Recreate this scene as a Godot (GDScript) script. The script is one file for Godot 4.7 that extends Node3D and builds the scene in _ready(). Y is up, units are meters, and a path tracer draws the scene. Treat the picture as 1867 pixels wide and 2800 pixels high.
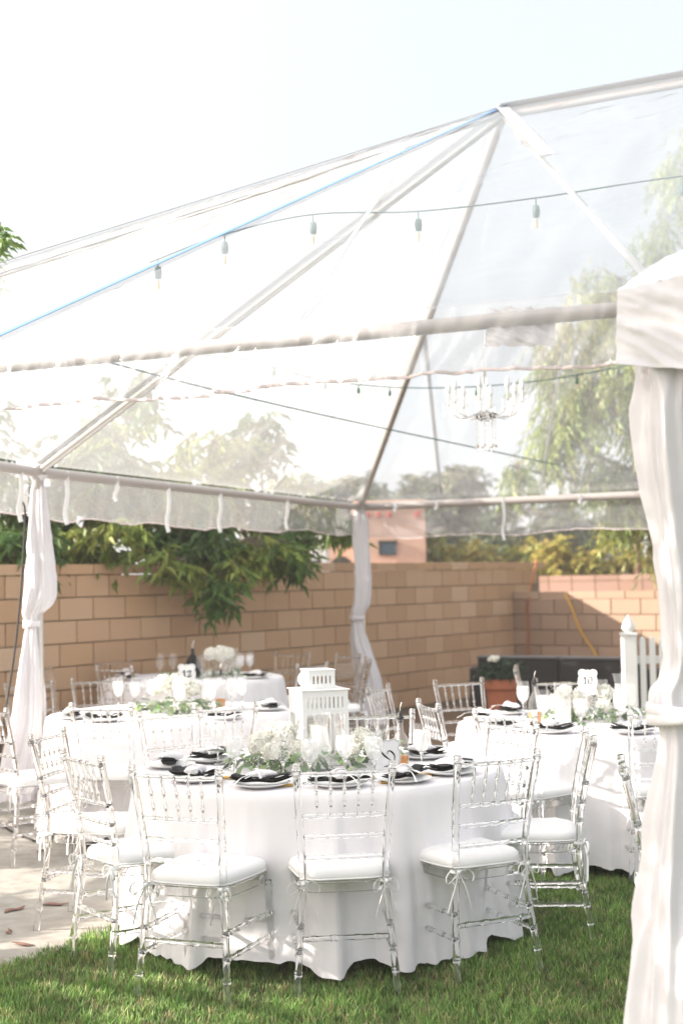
extends Node3D
# A garden party under a clear-top frame tent. X to the right, y up, depth into the picture is -z. Units are metres.

var rng := RandomNumberGenerator.new()
var M := {}
var used := {}

# ---------------------------------------------------------------- mesh collector
class MB:
	var v := PackedVector3Array()
	var n := PackedVector3Array()
	var ix := PackedInt32Array()

	func grid(rows: Array, closed: bool, flip: bool) -> void:
		var base := v.size()
		var w: int = rows[0].size()
		for r in rows:
			v.append_array(r)
		var acc := PackedVector3Array()
		acc.resize(v.size() - base)
		var last := w if closed else w - 1
		for i in rows.size() - 1:
			for j in last:
				var a := i * w + j
				var b := i * w + (j + 1) % w
				var c := (i + 1) * w + (j + 1) % w
				var d := (i + 1) * w + j
				var q := [a, b, c, a, c, d] if not flip else [a, c, b, a, d, c]
				for k in [0, 3]:
					var p0: Vector3 = v[base + q[k]]
					var nn: Vector3 = (v[base + q[k + 2]] - p0).cross(v[base + q[k + 1]] - p0)
					for m in 3:
						acc[q[k + m]] += nn
				for t in q:
					ix.append(base + t)
		for k in acc.size():
			var z := acc[k]
			n.append(z.normalized() if z.length_squared() > 1e-20 else Vector3.UP)

	func tri(a: Vector3, b: Vector3, c: Vector3) -> void:
		var base := v.size()
		v.append_array([a, b, c])
		var nn := (c - a).cross(b - a).normalized()
		if nn == Vector3.ZERO:
			nn = Vector3.UP
		n.append_array([nn, nn, nn])
		ix.append_array([base, base + 1, base + 2])

	func quad(a: Vector3, b: Vector3, c: Vector3, d: Vector3) -> void:
		var base := v.size()
		v.append_array([a, b, c, d])
		var nn := (c - a).cross(b - a).normalized()
		n.append_array([nn, nn, nn, nn])
		ix.append_array([base, base + 1, base + 2, base, base + 2, base + 3])

	func box(c: Vector3, s: Vector3, bs := Basis()) -> void:
		var x := bs.x * s.x * 0.5
		var y := bs.y * s.y * 0.5
		var z := bs.z * s.z * 0.5
		for f in [[x, y, z], [-x, z, y], [y, z, x], [-y, x, z], [z, x, y], [-z, y, x]]:
			var o: Vector3 = c + f[0]
			var p: Vector3 = f[1]
			var q: Vector3 = f[2]
			quad(o - p - q, o - p + q, o + p + q, o + p - q)

	# a box whose long edges are bevelled a little (blocks, boards)
	func soft_box(c: Vector3, s: Vector3, e: float, bs := Basis()) -> void:
		var rows := []
		for k in [[-0.5, e], [-0.5, 0.0], [0.5, 0.0], [0.5, e]]:
			var inner: float = k[1]
			var yy: float = k[0] * s.y
			if inner == 0.0:
				yy += e if yy < 0 else -e
			var hx := s.x * 0.5 - inner
			var hz := s.z * 0.5 - inner
			var row := PackedVector3Array()
			for p in [[hx, hz - e], [hx - e, hz], [-hx + e, hz], [-hx, hz - e], [-hx, -hz + e], [-hx + e, -hz], [hx - e, -hz], [hx, -hz + e]]:
				row.append(c + bs * Vector3(p[0], yy, p[1]))
			rows.append(row)
		for i in 3:
			for j in 8:
				quad(rows[i][j], rows[i + 1][j], rows[i + 1][(j + 1) % 8], rows[i][(j + 1) % 8])
		for j in range(1, 7):
			tri(rows[3][0], rows[3][j + 1], rows[3][j])
			tri(rows[0][0], rows[0][j], rows[0][j + 1])

	func sweep(path: PackedVector3Array, ra: Variant, rb: Variant, seg: int, up := Vector3.ZERO, cap := true) -> void:
		var rows := []
		var nrm := Vector3.ZERO
		var cnt := path.size()
		for i in cnt:
			var t := (path[mini(i + 1, cnt - 1)] - path[maxi(i - 1, 0)]).normalized()
			if up != Vector3.ZERO:
				nrm = (up - t * up.dot(t)).normalized()
			elif i == 0:
				var u := Vector3.UP if absf(t.y) < 0.9 else Vector3.RIGHT
				nrm = (u - t * u.dot(t)).normalized()
			else:
				nrm = (nrm - t * nrm.dot(t)).normalized()
			var bn := t.cross(nrm)
			var a: float = ra[i] if ra is PackedFloat32Array else ra
			var b: float = rb[i] if rb is PackedFloat32Array else rb
			var row := PackedVector3Array()
			for k in seg:
				var f := TAU * k / seg
				row.append(path[i] + nrm * cos(f) * a + bn * sin(f) * b)
			rows.append(row)
		if cap:
			var p0 := PackedVector3Array()
			var p1 := PackedVector3Array()
			for k in seg:
				p0.append(path[0])
				p1.append(path[cnt - 1])
			rows.push_front(p0)
			rows.push_back(p1)
		grid(rows, true, true)

	func tube(path: PackedVector3Array, r: Variant, seg := 8, cap := true) -> void:
		sweep(path, r, r, seg, Vector3.ZERO, cap)

	func lathe(prof: Array, seg: int, c := Vector3.ZERO) -> void:
		var rows := []
		for p in prof:
			var row := PackedVector3Array()
			for k in seg:
				var f := TAU * k / seg
				row.append(c + Vector3(p[0] * cos(f), p[1], -p[0] * sin(f)))
			rows.append(row)
		grid(rows, true, true)

	func mesh(m: Material) -> ArrayMesh:
		var a := []
		a.resize(Mesh.ARRAY_MAX)
		a[Mesh.ARRAY_VERTEX] = v
		a[Mesh.ARRAY_NORMAL] = n
		a[Mesh.ARRAY_INDEX] = ix
		var am := ArrayMesh.new()
		am.add_surface_from_arrays(Mesh.PRIMITIVE_TRIANGLES, a)
		am.surface_set_material(0, m)
		return am

# ---------------------------------------------------------------- nodes
func numbered(called: String) -> String:
	if not used.has(called):
		used[called] = 0
		return called
	used[called] += 1
	return "%s_%03d" % [called, used[called]]

func thing(called: String, label: String, cat: String, at := Vector3.ZERO, turn := 0.0, group := "") -> Node3D:
	var o := Node3D.new()
	o.name = numbered(called)
	add_child(o)
	o.position = at
	o.rotation.y = turn
	return tag(o, label, cat, group)

func tag(o: Node3D, label: String, cat: String, group := "") -> Node3D:
	o.set_meta("label", label)
	o.set_meta("category", cat)
	if group:
		o.set_meta("group", group)
	return o

func part(called: String, mb: MB, m: Material, parent: Node3D) -> MeshInstance3D:
	return part_of(called, mb.mesh(m), parent)

func part_of(called: String, me: Mesh, parent: Node3D) -> MeshInstance3D:
	var o := MeshInstance3D.new()
	o.name = called
	o.mesh = me
	parent.add_child(o, true)
	return o

func single(called: String, mb: MB, m: Material, label: String, cat: String, at := Vector3.ZERO, turn := 0.0, group := "") -> MeshInstance3D:
	var o := MeshInstance3D.new()
	o.name = numbered(called)
	o.mesh = mb.mesh(m)
	add_child(o)
	o.position = at
	o.rotation.y = turn
	tag(o, label, cat, group)
	return o

func struct(called: String, mb: MB, m: Material, label: String, cat: String) -> MeshInstance3D:
	var o := single(called, mb, m, label, cat)
	o.set_meta("kind", "structure")
	return o

func dup(src: Node3D, at: Vector3, turn: float, label: String, group := "") -> Node3D:
	var o: Node3D = src.duplicate()
	var base := src.name as String
	while base.length() > 4 and base[base.length() - 4] == "_" and base.right(3).is_valid_int():
		base = base.left(base.length() - 4)
	o.name = numbered(base)
	add_child(o)
	o.position = at
	o.rotation.y = turn
	o.set_meta("label", label)
	if group:
		o.set_meta("group", group)
	return o

func scatter(called: String, me: Mesh, xf: Array, cols: Array, parent: Node3D, stuff := true) -> MultiMeshInstance3D:
	var mm := MultiMesh.new()
	mm.transform_format = MultiMesh.TRANSFORM_3D
	mm.use_colors = true
	mm.mesh = me
	mm.instance_count = xf.size()
	for i in xf.size():
		mm.set_instance_transform(i, xf[i])
		mm.set_instance_color(i, cols[i])
	var o := MultiMeshInstance3D.new()
	o.name = called
	o.multimesh = mm
	parent.add_child(o, true)
	if stuff:
		o.set_meta("kind", "stuff")
	return o

func P(x: float, d: float, y := 0.0) -> Vector3:
	return Vector3(x, y, -d)

func rnd(a: float, b: float) -> float:
	return rng.randf_range(a, b)

func rdir() -> Vector3:
	var z := rnd(-1, 1)
	var f := rnd(0, TAU)
	var r := sqrt(1 - z * z)
	return Vector3(r * cos(f), z, r * sin(f))

# catmull-rom through a few points
func curve(pts: Array, t: float) -> Vector3:
	var m := pts.size() - 1
	var f := clampf(t, 0, 1) * m
	var i := mini(int(f), m - 1)
	var u := f - i
	var p0: Vector3 = pts[maxi(i - 1, 0)]
	var p1: Vector3 = pts[i]
	var p2: Vector3 = pts[i + 1]
	var p3: Vector3 = pts[mini(i + 2, m)]
	return p1.cubic_interpolate(p2, p0, p3, u)

func smooth_path(pts: Array, steps: int) -> PackedVector3Array:
	var out := PackedVector3Array()
	for i in steps + 1:
		out.append(curve(pts, float(i) / steps))
	return out

# ---------------------------------------------------------------- materials
func mat(r: float, g: float, b: float, rough := 0.8, metal := 0.0) -> StandardMaterial3D:
	var m := StandardMaterial3D.new()
	m.albedo_color = Color(r, g, b).linear_to_srgb()
	m.roughness = rough
	m.metallic = metal
	return m

func noise_tex(freq: float, ramp: Array, oct := 4, sd := 1, kind := FastNoiseLite.TYPE_SIMPLEX_SMOOTH, size := 512) -> NoiseTexture2D:
	var t := NoiseTexture2D.new()
	t.width = size
	t.height = size
	t.seamless = true
	var nz := FastNoiseLite.new()
	nz.noise_type = kind
	nz.seed = sd
	nz.frequency = freq
	nz.fractal_octaves = oct
	t.noise = nz
	if ramp.size():
		var g := Gradient.new()
		var offs := PackedFloat32Array()
		var cols := PackedColorArray()
		for p in ramp:
			offs.append(p[0])
			cols.append(Color(p[1], p[2], p[3]).linear_to_srgb())
		g.offsets = offs
		g.colors = cols
		t.color_ramp = g
	return t

func planar(m: StandardMaterial3D, scale: float, world := true) -> StandardMaterial3D:
	m.uv1_triplanar = true
	m.uv1_world_triplanar = world
	m.uv1_scale = Vector3.ONE * scale
	return m

func glass(alpha: float, rough := 0.03, tint := Color(1, 1, 1)) -> StandardMaterial3D:
	var m := StandardMaterial3D.new()
	m.albedo_color = Color(tint.r, tint.g, tint.b, alpha)
	m.transparency = BaseMaterial3D.TRANSPARENCY_ALPHA
	m.roughness = rough
	return m

func leaf_mat(back := 0.7) -> StandardMaterial3D:
	var m := StandardMaterial3D.new()
	m.albedo_color = Color.WHITE
	m.vertex_color_use_as_albedo = true
	m.roughness = 0.5
	m.backlight_enabled = true
	m.backlight = Color(back, back, back)
	m.cull_mode = BaseMaterial3D.CULL_DISABLED
	return m

func make_materials() -> void:
	M.acrylic = StandardMaterial3D.new()
	M.acrylic.albedo_color = Color(1, 1, 1, 0.0)
	M.acrylic.refraction_enabled = true
	M.acrylic.refraction_scale = 0.047
	M.acrylic.roughness = 0.02
	M.glass = glass(0.06, 0.02)
	M.crystal = glass(0.35, 0.12)
	M.vinyl = glass(0.10, 0.10, Color(0.66, 0.67, 0.685))
	M.vinyl.backlight_enabled = true
	M.vinyl.backlight = Color(0.54, 0.54, 0.54)
	M.vinyl_valance = glass(0.24, 0.12, Color(0.74, 0.745, 0.77))
	M.vinyl_valance.backlight_enabled = true
	M.vinyl_valance.backlight = Color(0.42, 0.42, 0.42)
	M.pane = glass(0.08, 0.02)
	M.ice = glass(0.38, 0.3)
	M.water = glass(0.25, 0.1)
	M.cloth = mat(0.82, 0.79, 0.81, 0.85)
	M.cloth.heightmap_enabled = false
	M.cushion = mat(0.82, 0.81, 0.81, 0.8)
	M.ribbon = mat(0.82, 0.82, 0.82, 0.6)
	M.drape = mat(0.74, 0.715, 0.74, 0.7)
	M.drape.backlight_enabled = true
	M.drape.backlight = Color(0.2, 0.19, 0.2)
	M.seam = glass(0.55, 0.4, Color(0.78, 0.79, 0.81))
	M.hem = glass(0.75, 0.4, Color(0.96, 0.9, 0.9))
	M.blue = glass(0.8, 0.3, Color(0.42, 0.60, 0.80))
	M.alu = mat(0.62, 0.60, 0.57, 0.32, 0.85)
	M.pipe = mat(0.46, 0.42, 0.405, 0.5, 0.15)
	M.boot = mat(0.66, 0.64, 0.66, 0.75)
	M.white = mat(0.78, 0.78, 0.77, 0.45)
	M.metal_white = mat(0.80, 0.80, 0.79, 0.35)
	M.candle = mat(0.82, 0.80, 0.74, 0.5)
	M.plate = mat(0.86, 0.86, 0.86, 0.35)
	M.black = planar(mat(0.012, 0.012, 0.014, 0.9), 30, false)
	M.silver = mat(0.75, 0.74, 0.72, 0.2, 1.0)
	M.gold = mat(0.62, 0.36, 0.06, 0.5)
	M.card = mat(0.74, 0.74, 0.75, 0.6)
	M.ink = mat(0.015, 0.015, 0.02, 0.6)
	M.oil = glass(0.75, 0.3, Color(0.80, 0.52, 0.05))
	M.cable = mat(0.03, 0.10, 0.08, 0.5)
	M.cord = mat(0.015, 0.015, 0.015, 0.6)
	M.yellow = mat(0.55, 0.30, 0.03, 0.5)
	M.orange = mat(0.45, 0.12, 0.03, 0.5)
	M.petal = mat(0.90, 0.885, 0.83, 0.7)
	M.petal.backlight_enabled = true
	M.petal.backlight = Color(0.7, 0.7, 0.66)
	M.leaf = leaf_mat()
	M.bark = mat(0.16, 0.12, 0.09, 0.9)
	M.terra = planar(mat(0.42, 0.14, 0.07, 0.85), 4)
	M.terra.albedo_texture = noise_tex(0.02, [[0.0, 0.8, 0.8, 0.8], [1.0, 1, 1, 1]], 4, 8)
	M.rattan = mat(0.018, 0.016, 0.018, 0.55)
	M.rattan_top = mat(0.10, 0.095, 0.10, 0.4)
	M.stucco = planar(mat(0.62, 0.40, 0.31, 0.95), 0.6)
	M.stucco.albedo_texture = noise_tex(0.02, [[0.0, 0.9, 0.9, 0.9], [1.0, 1, 1, 1]], 4, 5)
	M.window = mat(0.05, 0.09, 0.13, 0.1)
	M.red = mat(0.55, 0.06, 0.05, 0.7)
	M.trailer = mat(0.72, 0.72, 0.72, 0.4)
	M.dark = mat(0.03, 0.03, 0.03, 0.4)
	M.brown = mat(0.20, 0.10, 0.07, 0.8)
	M.blocks = []
	var grain := noise_tex(0.09, [[0.0, 0.62, 0.62, 0.62], [0.35, 0.86, 0.85, 0.84], [0.6, 0.95, 0.95, 0.95], [1.0, 1, 1, 1]], 6, 3)
	var rough := noise_tex(0.2, [], 3, 4)
	for c in [[0.59, 0.38, 0.235], [0.54, 0.34, 0.205], [0.62, 0.41, 0.26], [0.57, 0.36, 0.21], [0.66, 0.46, 0.31]]:
		var b := planar(mat(c[0], c[1], c[2], 0.95), 1.6)
		b.albedo_texture = grain
		b.heightmap_enabled = true
		b.heightmap_texture = rough
		b.heightmap_scale = 0.25
		M.blocks.append(b)
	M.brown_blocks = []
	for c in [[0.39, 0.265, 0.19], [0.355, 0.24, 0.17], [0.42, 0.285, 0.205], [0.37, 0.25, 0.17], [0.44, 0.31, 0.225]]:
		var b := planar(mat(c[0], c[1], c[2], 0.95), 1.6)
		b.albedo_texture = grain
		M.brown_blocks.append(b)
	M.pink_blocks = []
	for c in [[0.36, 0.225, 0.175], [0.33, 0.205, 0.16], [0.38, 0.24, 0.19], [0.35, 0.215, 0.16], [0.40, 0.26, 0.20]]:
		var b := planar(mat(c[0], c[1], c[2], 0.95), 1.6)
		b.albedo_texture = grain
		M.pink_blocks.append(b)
	M.mortar = mat(0.27, 0.215, 0.155, 0.95)
	M.concrete = planar(mat(1, 1, 1, 0.9), 0.35)
	M.concrete.albedo_texture = noise_tex(0.02, [[0.0, 0.27, 0.245, 0.215], [0.45, 0.345, 0.32, 0.285], [0.7, 0.37, 0.345, 0.31], [1.0, 0.42, 0.39, 0.355]], 6, 11, FastNoiseLite.TYPE_SIMPLEX_SMOOTH, 1024)
	M.concrete.heightmap_enabled = true
	M.concrete.heightmap_texture = rough
	M.concrete.heightmap_scale = 0.15
	M.soil = planar(mat(1, 1, 1, 1.0), 0.8)
	M.soil.albedo_texture = noise_tex(0.05, [[0.0, 0.12, 0.075, 0.045], [1.0, 0.26, 0.17, 0.11]], 5, 12)
	M.turf = planar(mat(1, 1, 1, 1.0), 0.9)
	M.turf.albedo_texture = noise_tex(0.06, [[0.0, 0.05, 0.06, 0.025], [0.6, 0.085, 0.10, 0.04], [1.0, 0.15, 0.14, 0.07]], 5, 13)
	M.blade = leaf_mat(0.5)
	M.blade.roughness = 0.6

# ---------------------------------------------------------------- chair
func bamboo(mb: MB, pts: Array, r: float, rings: Array, seg := 10, bump := 0.28, taper := 0.0) -> void:
	var ts := []
	for i in 13:
		ts.append(i / 12.0)
	var ln := 0.0
	for i in pts.size() - 1:
		ln += (pts[i + 1] - pts[i]).length()
	var w := 0.0045 / ln
	for q in rings:
		for k in [-3, -2, -1, 0, 1, 2, 3]:
			ts.append(clampf(q + k * w, 0, 1))
	ts.sort()
	var path := PackedVector3Array()
	var rad := PackedFloat32Array()
	var prev := -1.0
	for t in ts:
		if t - prev < 1e-4:
			continue
		prev = t
		path.append(curve(pts, t))
		var k := r * (1.0 - taper * absf(t - 0.5) * 2.0)
		var e := 0.0
		for q in rings:
			var x: float = (t - q) / w
			e = maxf(e, exp(-(x - 1.3) * (x - 1.3) * 1.2) + exp(-(x + 1.3) * (x + 1.3) * 1.2))
		rad.append(k + r * bump * minf(e, 1.0))
	mb.tube(path, rad, seg)

func post_pt(s: float, y: float) -> Vector3:
	var pts := [Vector3(0.200, 0, 0.240), Vector3(0.184, 0.22, 0.208), Vector3(0.166, 0.44, 0.188), Vector3(0.172, 0.62, 0.203), Vector3(0.184, 0.80, 0.240), Vector3(0.192, 0.925, 0.268)]
	var ys := [0.0, 0.22, 0.44, 0.62, 0.80, 0.925]
	var i := 0
	while i < 4 and y > ys[i + 1]:
		i += 1
	var t: float = (i + (y - ys[i]) / (ys[i + 1] - ys[i])) / 5.0
	var p := curve(pts, t)
	return Vector3(p.x * s, y, p.z)

func ribbon_bow(mb: MB, c: Vector3, s: float, sd: int) -> void:
	var r2 := RandomNumberGenerator.new()
	r2.seed = sd
	for k in [-1, 1]:
		var o: float = r2.randf_range(0.03, 0.05) * k
		var loop := [c + Vector3(0, 0, 0.018), c + Vector3(o * 0.8, 0.012, 0.03), c + Vector3(o * 1.35, -0.012, 0.034), c + Vector3(o * 1.2, -0.04, 0.032), c + Vector3(o * 0.5, -0.022, 0.026), c + Vector3(0, -0.002, 0.02)]
		mb.sweep(smooth_path(loop, 18), 0.0055, 0.0011, 6, Vector3(0, 0.3, 1))
		var l: float = r2.randf_range(0.11, 0.16)
		var tail := [c + Vector3(0, 0, 0.02), c + Vector3(o * 0.5, -l * 0.35, 0.032), c + Vector3(o * 0.9, -l * 0.7, 0.03), c + Vector3(o * 1.2, -l, 0.026)]
		mb.sweep(smooth_path(tail, 12), 0.0055, 0.0011, 6, Vector3(0, 0.2, 1))
	mb.sweep(smooth_path([c + Vector3(-0.022, 0, 0), c + Vector3(-0.014, 0, 0.018), c + Vector3(0.014, 0.0, 0.018), c + Vector3(0.022, 0, 0), c + Vector3(0.012, 0, -0.02), c + Vector3(-0.014, 0, -0.02), c + Vector3(-0.022, 0, 0)], 20), 0.006, 0.0012, 6, Vector3(0, 1, 0))
	mb.lathe([[0.0, -0.009], [0.008, -0.006], [0.009, 0.0], [0.008, 0.006], [0.0, 0.009]], 8, c + Vector3(0, 0, 0.022))

func seat_outline(k: int, cnt: int, grow: float, yy: float) -> Vector3:
	var f := TAU * k / cnt
	var e := 0.42
	var sx := signf(cos(f)) * pow(absf(cos(f)), e)
	var sz := signf(sin(f)) * pow(absf(sin(f)), e)
	var hw := lerpf(0.208, 0.178, (sz + 1) * 0.5)
	return Vector3(sx * hw * grow, yy, sz * 0.205 * grow - 0.004)

func make_chair(label: String) -> Node3D:
	var t := thing("chiavari_chair", label, "chair", Vector3.ZERO, 0.0, "clear chairs round the tables")
	var cu := MB.new()
	var rows := []
	var nz := FastNoiseLite.new()
	nz.seed = 5
	nz.frequency = 9.0
	for p in [[0.0, 0.452], [0.86, 0.452], [0.955, 0.456], [0.995, 0.466], [1.005, 0.478], [0.985, 0.492], [0.93, 0.503], [0.82, 0.510], [0.6, 0.515], [0.3, 0.517], [0.0, 0.518]]:
		var row := PackedVector3Array()
		for k in 64:
			var q := seat_outline(k, 64, p[0], p[1])
			q.y += nz.get_noise_2d(q.x * 1.0, q.z * 1.0) * 0.004 * (1.0 if p[1] > 0.46 else 0.0)
			row.append(q)
		rows.append(row)
	cu.grid(rows, true, false)
	var cush := part("cushion", cu, M.cushion, t)
	var pi_ := MB.new()
	var pth := PackedVector3Array()
	for k in 65:
		pth.append(seat_outline(k, 64, 1.0, 0.463))
	pi_.tube(pth, 0.0035, 6, false)
	part("piping", pi_, M.cushion, cush)
	var fr := MB.new()
	var ring := []
	for p in [[1.0, 0.413], [1.0, 0.449], [0.88, 0.449], [0.88, 0.413], [1.0, 0.413]]:
		var row := PackedVector3Array()
		for k in 48:
			row.append(seat_outline(k, 48, p[0], p[1]))
		ring.append(row)
	for i in 4:
		fr.grid([ring[i], ring[i + 1]], true, false)
	part("seat_frame", fr, M.acrylic, t)
	for s in [-1.0, 1.0]:
		var lg := MB.new()
		var pts := []
		for y in [0.0, 0.1, 0.2, 0.3, 0.4, 0.5, 0.6, 0.7, 0.8, 0.905]:
			pts.append(post_pt(s, y))
		bamboo(lg, pts, 0.0142, [0.12, 0.205, 0.31, 0.46, 0.61, 0.70, 0.79, 0.975], 12, 0.22)
		var top := post_pt(s, 0.905)
		lg.lathe([[0.0135, 0.0], [0.017, 0.004], [0.017, 0.011], [0.013, 0.014], [0.016, 0.018], [0.015, 0.026], [0.009, 0.030], [0.0, 0.031]], 12, top)
		part("leg", lg, M.acrylic, t)
		var fl := MB.new()
		bamboo(fl, [Vector3(0.198 * s, 0, -0.196), Vector3(0.194 * s, 0.2, -0.19), Vector3(0.19 * s, 0.414, -0.18)], 0.0142, [0.28, 0.36, 0.58, 0.68, 0.9], 12, 0.22)
		part("leg", fl, M.acrylic, t)
		for y in [0.185, 0.28]:
			var st := MB.new()
			bamboo(st, [post_pt(s, y) + Vector3(0, 0, -0.008), Vector3(0.193 * s, y, -0.186)], 0.0098, [0.12, 0.3, 0.5, 0.7, 0.88], 9, 0.3)
			part("stretcher", st, M.acrylic, t)
		var bow := MB.new()
		ribbon_bow(bow, post_pt(s, 0.452), s, 7 + int(s))
		part("ribbon_tie", bow, M.ribbon, t)
	for y in [0.14, 0.235]:
		var st := MB.new()
		bamboo(st, [Vector3(-0.184, y + 0.01, -0.186), Vector3(0.184, y + 0.01, -0.186)], 0.009, [0.25, 0.5, 0.75], 9, 0.3)
		part("stretcher", st, M.acrylic, t)
	var bs := MB.new()
	bamboo(bs, [post_pt(-1, 0.236) + Vector3(0.008, 0, 0), post_pt(1, 0.236) - Vector3(0.008, 0, 0)], 0.0105, [0.18, 0.39, 0.61, 0.82], 9, 0.3)
	part("stretcher", bs, M.acrylic, t)
	for y in [0.552, 0.636, 0.720, 0.890]:
		var ra := MB.new()
		var a := post_pt(-1, y) + Vector3(0.01, 0, 0)
		var b := post_pt(1, y) - Vector3(0.01, 0, 0)
		bamboo(ra, [a, (a + b) * 0.5 + Vector3(0, 0, 0.012), b], 0.0088, [0.2, 0.35, 0.5, 0.65, 0.8], 9, 0.3)
		part("rail", ra, M.acrylic, t)
	for k in 5:
		var f := 0.2 + 0.15 * k
		var a := post_pt(-1, 0.720).lerp(post_pt(1, 0.720), f) + Vector3(0, 0, 0.009)
		var b := post_pt(-1, 0.890).lerp(post_pt(1, 0.890), f) + Vector3(0, 0, 0.009)
		var path := PackedVector3Array()
		var rad := PackedFloat32Array()
		for i in 25:
			var u := i / 24.0
			path.append(a.lerp(b, u))
			var r := 0.0052
			for q in [0.28, 0.62]:
				r += 0.0042 * exp(-pow((u - q) / 0.045, 2))
			rad.append(r)
		var sp := MB.new()
		sp.tube(path, rad, 9)
		part("spindle", sp, M.acrylic, t)
	return t

# ---------------------------------------------------------------- cloths
func tablecloth(c: Vector3, rad: float, sd: int, label: String) -> void:
	var mb := MB.new()
	var nz := FastNoiseLite.new()
	nz.seed = sd
	nz.frequency = 1.0
	var cnt := 360
	var rows := []
	for p in [[0.0, 0.764], [0.35, 0.764], [0.7, 0.7642], [0.93, 0.7644], [0.975, 0.7625], [0.995, 0.755]]:
		var row := PackedVector3Array()
		for k in cnt:
			var f := TAU * k / cnt
			var wob := nz.get_noise_2d(cos(f) * p[0] * 3.0, sin(f) * p[0] * 3.0) * 0.0025 * (1.0 if p[0] < 0.95 else 0.3)
			row.append(Vector3(cos(f) * rad * p[0], p[1] + wob, -sin(f) * rad * p[0]))
		rows.append(row)
	for i in 26:
		var t := (i + 1) / 26.0
		var row := PackedVector3Array()
		for k in cnt:
			var f := TAU * k / cnt
			var ph := nz.get_noise_2d(cos(f) * 1.6 + 9, sin(f) * 1.6) * 5.0
			var big := sin(f * 11 + ph) * 0.5 + 0.5
			var small := sin(f * 23 + ph * 2.0 + t * 0.6) * 0.5 + 0.5
			var amp := pow(t, 0.75) * (0.75 + 0.9 * nz.get_noise_2d(cos(f) * 2.2 + 40, sin(f) * 2.2))
			var r := rad * 0.998 + 0.004 + 0.05 * t + amp * (0.085 * pow(big, 1.6) + 0.022 * small - 0.02)
			r += nz.get_noise_3d(cos(f) * 2.5, t * 1.5, sin(f) * 2.5) * 0.03 * t
			var gx := absf(cos(f) * rad)
			var gz := absf(sin(f) * rad)
			r += 0.0035 * (1 - 0.6 * t) * (exp(-pow((gx - 0.29) / 0.014, 2)) * absf(sin(f)) + exp(-pow((gz - 0.29) / 0.014, 2)) * absf(cos(f)) + 0.8 * exp(-pow((t - 0.42) / 0.035, 2)))
			var hem := 0.018 + 0.05 * (1.0 - big) + 0.02 * (nz.get_noise_2d(cos(f) * 3, sin(f) * 3 + 20) + 0.5)
			row.append(Vector3(cos(f) * r, lerpf(0.752, hem, t), -sin(f) * r))
		rows.append(row)
	mb.grid(rows, true, true)
	single("tablecloth", mb, M.cloth, label, "tablecloth", c, 0.0, "white cloths on the round tables")

# gathered cloth tied round a post; prof = [height, centre shift x, half width]
func drape(at: Vector3, prof: Array, sd: int, label: String, knot_y: float) -> void:
	var t := thing("drape", label, "drape", at, 0.0, "white drapes tied to the tent legs")
	var mb := MB.new()
	var nz := FastNoiseLite.new()
	nz.seed = sd
	nz.frequency = 0.9
	var hi := []
	for p in prof:
		hi.append(Vector3(p[1], p[0], p[2]))
	var rows := []
	var steps := 120
	for i in steps + 1:
		var q := curve(hi, float(i) / steps)
		var pinch := clampf(absf(q.y - knot_y) / 0.22, 0.25, 1.0)
		var row := PackedVector3Array()
		for k in 180:
			var f := TAU * k / 180
			var ph := nz.get_noise_2d(q.y * 0.8, 3.0) * 1.8 + nz.get_noise_2d(q.y * 1.6, sin(f)) * 0.6
			var w := sin(f * 5 + ph) * 0.12 + (0.5 - absf(sin(f * 4.5 + ph * 1.3))) * 0.16 + (0.5 - absf(sin(f * 9.5 - ph * 0.8 + 1.0))) * 0.11 + sin(f * 23 + ph) * 0.02
			var r := q.z * (0.88 + w * (0.55 + 0.45 * pinch))
			r += nz.get_noise_3d(cos(f) * 2.0, q.y * 3.0, sin(f) * 2.0) * 0.009
			row.append(Vector3(q.x + cos(f) * r, q.y + 0.012 * sin(f * 6 + ph) * (1.0 if i == steps else 0.0), -sin(f) * r * 0.85))
		rows.append(row)
	mb.grid(rows, true, false)
	part("cloth", mb, M.drape, t)
	# the knot: two crossed bands
	var kn := MB.new()
	var w0 := 0.0
	var kx := 0.0
	for p in prof:
		if absf(p[0] - knot_y) < 0.03:
			w0 = p[2]
			kx = p[1]
	for b in [-1.0, 1.0]:
		var pth := PackedVector3Array()
		for k in 33:
			var f := TAU * k / 32
			pth.append(Vector3(kx + cos(f) * w0 * 1.06, knot_y + b * 0.018 * sin(f * 0.5 + 0.6), -sin(f) * w0 * 0.98))
		kn.sweep(pth, 0.019, 0.008, 10, Vector3.UP, false)
	part("knot", kn, M.drape, t)

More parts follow.
